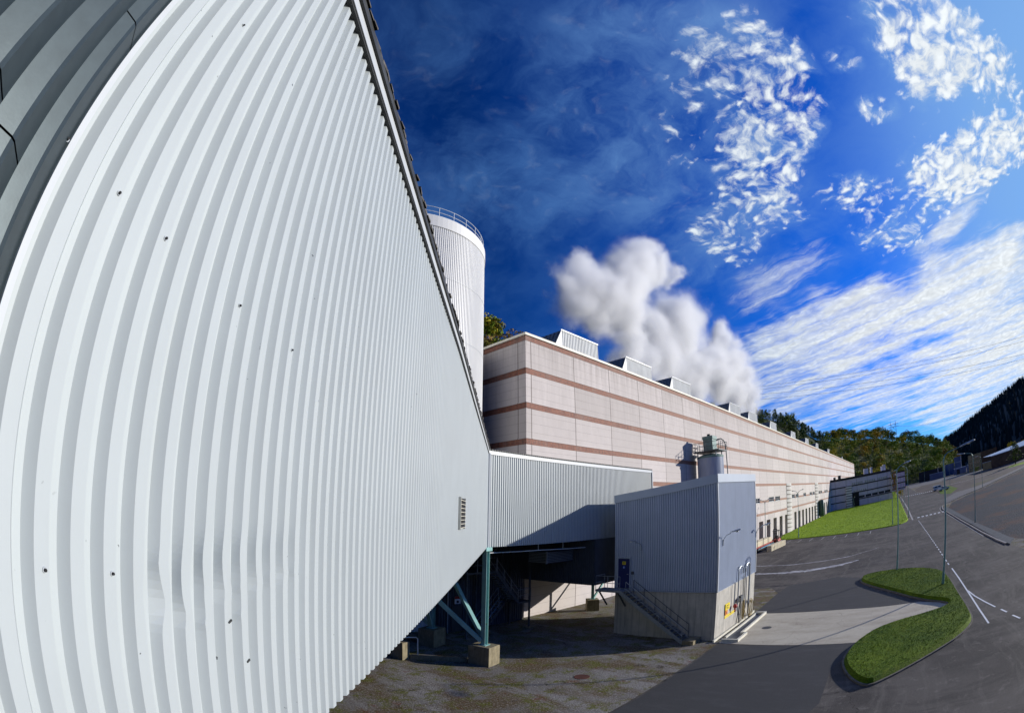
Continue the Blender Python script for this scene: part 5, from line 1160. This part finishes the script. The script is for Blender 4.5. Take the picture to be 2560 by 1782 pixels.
for a, r, f in spots: plant(pick(a, f), a, r, (12.5 if f > .9 else 14)*rr.uniform(.8, 1.25)*r/600*(1.0 if a < 9 or f < .6 else 1.15), wd=rr.uniform(.95, 1.3))
for i in range(26):      # hillside beside the silo
    a = rr.uniform(44.5, 51.5); el, r1, r0 = lerp_tab(HILL, a); f = rr.uniform(.35, 1.0) if i > 9 else 1.0; plant(pick(a, f), a, r0+(r1-r0)*f, 9.5*rr.uniform(.85, 1.2), wd=1.2)
for a in (40.9, 40.3, 33.2, 22.4, 21.8, 21.0, 19.2, 18.6): el, r1, r0 = lerp_tab(HILL, a); plant(3 if a > 30 else 1, a, r1, 11*rr.uniform(.9, 1.1)*r1/300, wd=1.1)
plant(2, -.35+2.0, 458, 21, 'large round yellow green tree behind the office wing', wd=1.1, z=0)
plant(1, 2.8, 452, 19, 'broad green tree left of the round yellow green tree behind the wing', wd=1.1, z=0)
plant(4, -16.9, 262, 10.5, 'dark conifer at the end of the side road', wd=1.6, z=0)
plant(2, -16.6, 345, 12, 'yellow tree rising behind the blue roofed shed', wd=1.1, z=0); plant(2, -17.9, 348, 10.5, 'small yellow tree right of the yellow tree behind the shed', wd=1.2, z=0)
plant(0, -11.62, 342, 4.2, 'round green bush below the olive building', wd=1.3, z=-1); plant(3, -9.3, 500, 18, 'reddish brown tree between the works and the dark mountain', wd=.8, z=0)
plant(3, -.6, 236, 13, 'slim sparse tree at the corner of the office wing', wd=.42, z=0); plant(2, -1.4, 236, 4.4, 'small bright yellow bush at the corner of the lawn', wd=1.1, z=-1)
# the rest of the wood as one mass
fm = {k: MB() for k in ('g', 'y', 'p')}; lib = [crown('b', 31, 150), crown('b', 32, 150), crown('pine', 33, 130)]
for i in range(900):
    a = rr.uniform(-9.0, 18.0) if i < 680 else rr.uniform(18, 75); el, r1, r0 = lerp_tab(HILL, a); f = rr.uniform(-.02, 1.06); r = r0+(r1-r0)*f; x, y = pol(a, r); z = hill_z(a, r)-.5
    if y < 112 and 25 < x < 392: continue
    k = pick(a, f); L = lib[2] if k > 3 else lib[i % 2]; h = 12*rr.uniform(.75, 1.15)*max(.55, min(1.1, r/560)); ca, sa = cos(i), sin(i); wv = h*1.25
    fm['p' if k > 3 else ('y' if k == 2 else 'g')].add([(x+(px*ca-py*sa)*wv*1.1, y+(px*sa+py*ca)*wv*1.1, z+pz*h) for px, py, pz in L.v], L.f)
for k, m_, lb in (('g', 'leaf_green', 'mass of green woodland filling the hillside behind the hall'), ('y', 'leaf_yellow', 'yellow autumn woodland scattered over the hillside'), ('p', 'leaf_pine', 'dark pine woodland on the upper hillside')):
    tag(fm[k].build('woodland', M[m_]), lb, 'woodland', kind='stuff')
# big dark mountain to the right; unseen ring added to block horizon glow
MT = [(-5.5, .5, 1500, 760), (-7.0, 2.2, 1500, 760), (-7.6, 3.0, 1480, 750), (-9.45, 3.43, 1450, 740), (-11.1, 4.15, 1400, 730), (-12.8, 4.65, 1350, 700), (-14.7, 5.2, 1300, 640), (-16.7, 5.85, 1250, 600), (-19.6, 6.4, 1200, 560), (-26, 7.4, 1150, 520), (-40, 8.5, 1200, 520), (-60, 9.5, 1200, 500), (-90, 12, 1100, 450), (-150, 14, 900, 350), (-200, 14, 700, 300), (-240, 17, 350, 200)]
def mt_z(a, r): 
    el, r1, r0 = lerp_tab(MT, a); top = EYE+r1*tan(rad(el))-15; f = min(1, max(0, (r-r0)/(r1-r0))); return top*f**.9
mm = MB(); vs = []; AZ = [-5.5-.9*i for i in range(40)]+[-41-3.5*i for i in range(58)]; K = 12
for a in AZ:
    el, r1, r0 = lerp_tab(MT, a)
    for k in range(K+4): r = r0+(r1-r0)*k/K; x, y = pol(a, r); vs.append((x, y, mt_z(a, r)+(rr.uniform(-3, 3) if k else 0)))
m_ = K+4; mm.add(vs, [(i*m_+k, i*m_+k+1, (i+1)*m_+k+1, (i+1)*m_+k) for i in range(len(AZ)-1) for k in range(m_-1)])
tag(mm.build('forested_mountain_added_ring', M['far_wood'], smooth=True), kind='structure')
cn = MB()
for i in range(4200):
    a = -5.7-rr.random()**1.3*34; el, r1, r0 = lerp_tab(MT, a); f = 1-rr.random()**1.5 if i % 3 else rr.uniform(.93, 1.0); r = r0+(r1-r0)*f; x, y = pol(a, r); z = mt_z(a, r)-3; h = rr.uniform(11, 22); w_ = h*.17
    cn.add([(x+w_*cos(t+i), y+w_*sin(t+i), z) for t in (0, 1.05, 2.1, 3.14, 4.2, 5.24)]+[(x, y, z+h)], [(j, (j+1) % 6, 6) for j in range(6)])
tag(cn.build('conifer_forest', M['far_wood']), 'dark conifer forest covering the shaded mountain at right', 'forest', kind='stuff')

# power line
py_ = thing('power_pylon', 'twin pole power pylon standing on top of the wooded hill', 'pylon', (*pol(-1.15, 705), hill_z(-1.15, 705)-2)); z0 = hill_z(-1.15, 705)-2; zt = EYE+705*tan(rad(6.12))
for a in (-.86, -1.5): x, y = pol(a, 705); MB().beam((x, y, z0), (x, y, zt), .55, .55).build('mast', M['steel'], py_)
for zz in (zt-4.5, zt-8): MB().beam((*pol(-.55, 705), zz), (*pol(-1.85, 705), zz), .5, .5).build('cross_arm', M['steel'], py_)
MB().beam((*pol(-.86, 705), zt-4.5), (*pol(-1.5, 705), zt-14), .35, .35).beam((*pol(-1.5, 705), zt-4.5), (*pol(-.86, 705), zt-14), .35, .35).build('bracing', M['steel'], py_)
def cable(label, P, r=.07):
    mb = MB(); mb.tube(P, r, 4); return tag(mb.build('power_cable', M['dark_metal']), label, 'cable', 'overhead power cables')
for (za, zb3), lb in zip(((88, 70), (86, 67), (82.5, 59), (79, 56)), ('uppermost of the four thin cables crossing the sky', 'second highest of the four thin cables crossing the sky', 'third highest of the four thin cables crossing the sky', 'lowest of the four thin cables crossing the sky')):
    cable(lb, [(330, 92-230*t, za+(zb3-za)*t-5*4*t*(1-t)*.35) for t in [i/14 for i in range(15)]])
cable('thin cable sagging from the twin pole pylon to the dark mountain', [(*pol(-1.6-11*t, 705+500*t), EYE+(705+500*t)*tan(rad(5.5-.9*t))-6*4*t*(1-t)) for t in [i/12 for i in range(13)]], .16)

# ================================================================== STEAM
def steam(label, blobs, dens, seed):
    lo = [min(b[i]-b[3]*1.7 for b in blobs) for i in range(3)]; hi = [max(b[i]+b[3]*1.7 for b in blobs) for i in range(3)]; lo[2] = max(lo[2], 25.6)
    lo[1] -= 1; hi[1] += 1
    m_ = bpy.data.materials.new('steam'); m_.use_nodes = True; t = NT(m_.node_tree); out = t.n('ShaderNodeOutputMaterial'); v = t.n('ShaderNodeVolumePrincipled'); t.l(v.outputs[0], out.inputs['Volume'])
    pos = t.n('ShaderNodeNewGeometry').outputs['Position']
    nz = t.n('ShaderNodeTexNoise'); nz.inputs['Scale'].default_value = .11; nz.inputs['Detail'].default_value = 5; nz.inputs['Roughness'].default_value = .62; t.l(t.v('ADD', pos, (seed*37.0, 0, 0)), nz.inputs[0])
    pw = t.v('ADD', pos, t.scale(t.v('SUBTRACT', nz.outputs['Color'], (.5, .5, .5)), (13, 13, 13)))
    tot = None
    for x, y, z, r in blobs:
        k = t.rng(t.v('DISTANCE', pw, (x, y, z)), r*1.55, r*.6, 0, 1); tot = k if tot is None else t.m('MAXIMUM', tot, k)
    n2 = t.noise(pos, .55, 3, .6)
    d = t.m('MULTIPLY', t.m('MULTIPLY', tot, t.m('MULTIPLY', tot, tot)), t.rng(n2, .25, .6, .35, 1.0))
    t.l(t.m('MULTIPLY', d, dens), v.inputs['Density']); v.inputs['Color'].default_value = (.985, .988, .995, 1); v.inputs['Anisotropy'].default_value = .25
    o = MB().box(lo[0], hi[0], lo[1], hi[1], lo[2], hi[2]).build('steam_cloud', m_); tag(o, label, 'steam', kind='stuff'); return o
A_ = [(82.8,50,36,3.2),(82.8,50,40,3.6),(84.4,50,44.2,3.8),(82.8,50,47.7,4.2),(83.9,50,51.6,4.7),(82.6,50,54.3,4.9),(82.4,50,58,6),(75,50,52.7,5.2),(69.1,50,52,5.2),(63.6,50,50.5,3),(89.5,50,65.3,5.4),(97.7,50,73.3,3.1),(101.1,50,69.6,4),(111.4,50,71.1,3.1),(69.8,50,57.7,2.6)]
B_ = [(121.6,52,35,3.8),(121.6,52,39.4,4),(119.5,52,42.7,4.8),(110.3,52,44.4,6.2),(102.4,52,47.2,6),(112.8,52,54.7,7.1),(114.4,52,60.2,6.7),(127.7,52,65.1,4),(99.2,52,53.2,4.8),(93.8,52,42,4.5)]
C_ = [(163.2,50,36,3.4),(163.2,50,40.4,3.9),(163.9,50,45.9,5),(159.5,50,50.6,6),(145.2,50,51.4,6.4),(130,50,50.8,5.9),(146.7,50,60.6,4.8),(147.4,50,64.6,3.7),(120.5,50,46.2,4.9)]
steam('tall billowing white steam column rising behind the second rooftop unit', A_+[(66, 50, 48.5, 4.2), (73, 50, 47.5, 3.6), (88, 50, 59, 5.0), (95, 50, 66, 4.0)], .95, 0)
steam('middle white steam cloud drifting behind the third rooftop unit', B_+[(104, 52, 38, 5), (110, 52, 50, 6), (121, 52, 56, 5)], .6, 1)
steam('white steam plume rising behind the fifth rooftop unit', C_+[(136, 50, 45, 5.5), (150, 50, 44, 5), (153, 50, 55, 5), (140, 50, 56, 4)], .7, 2)
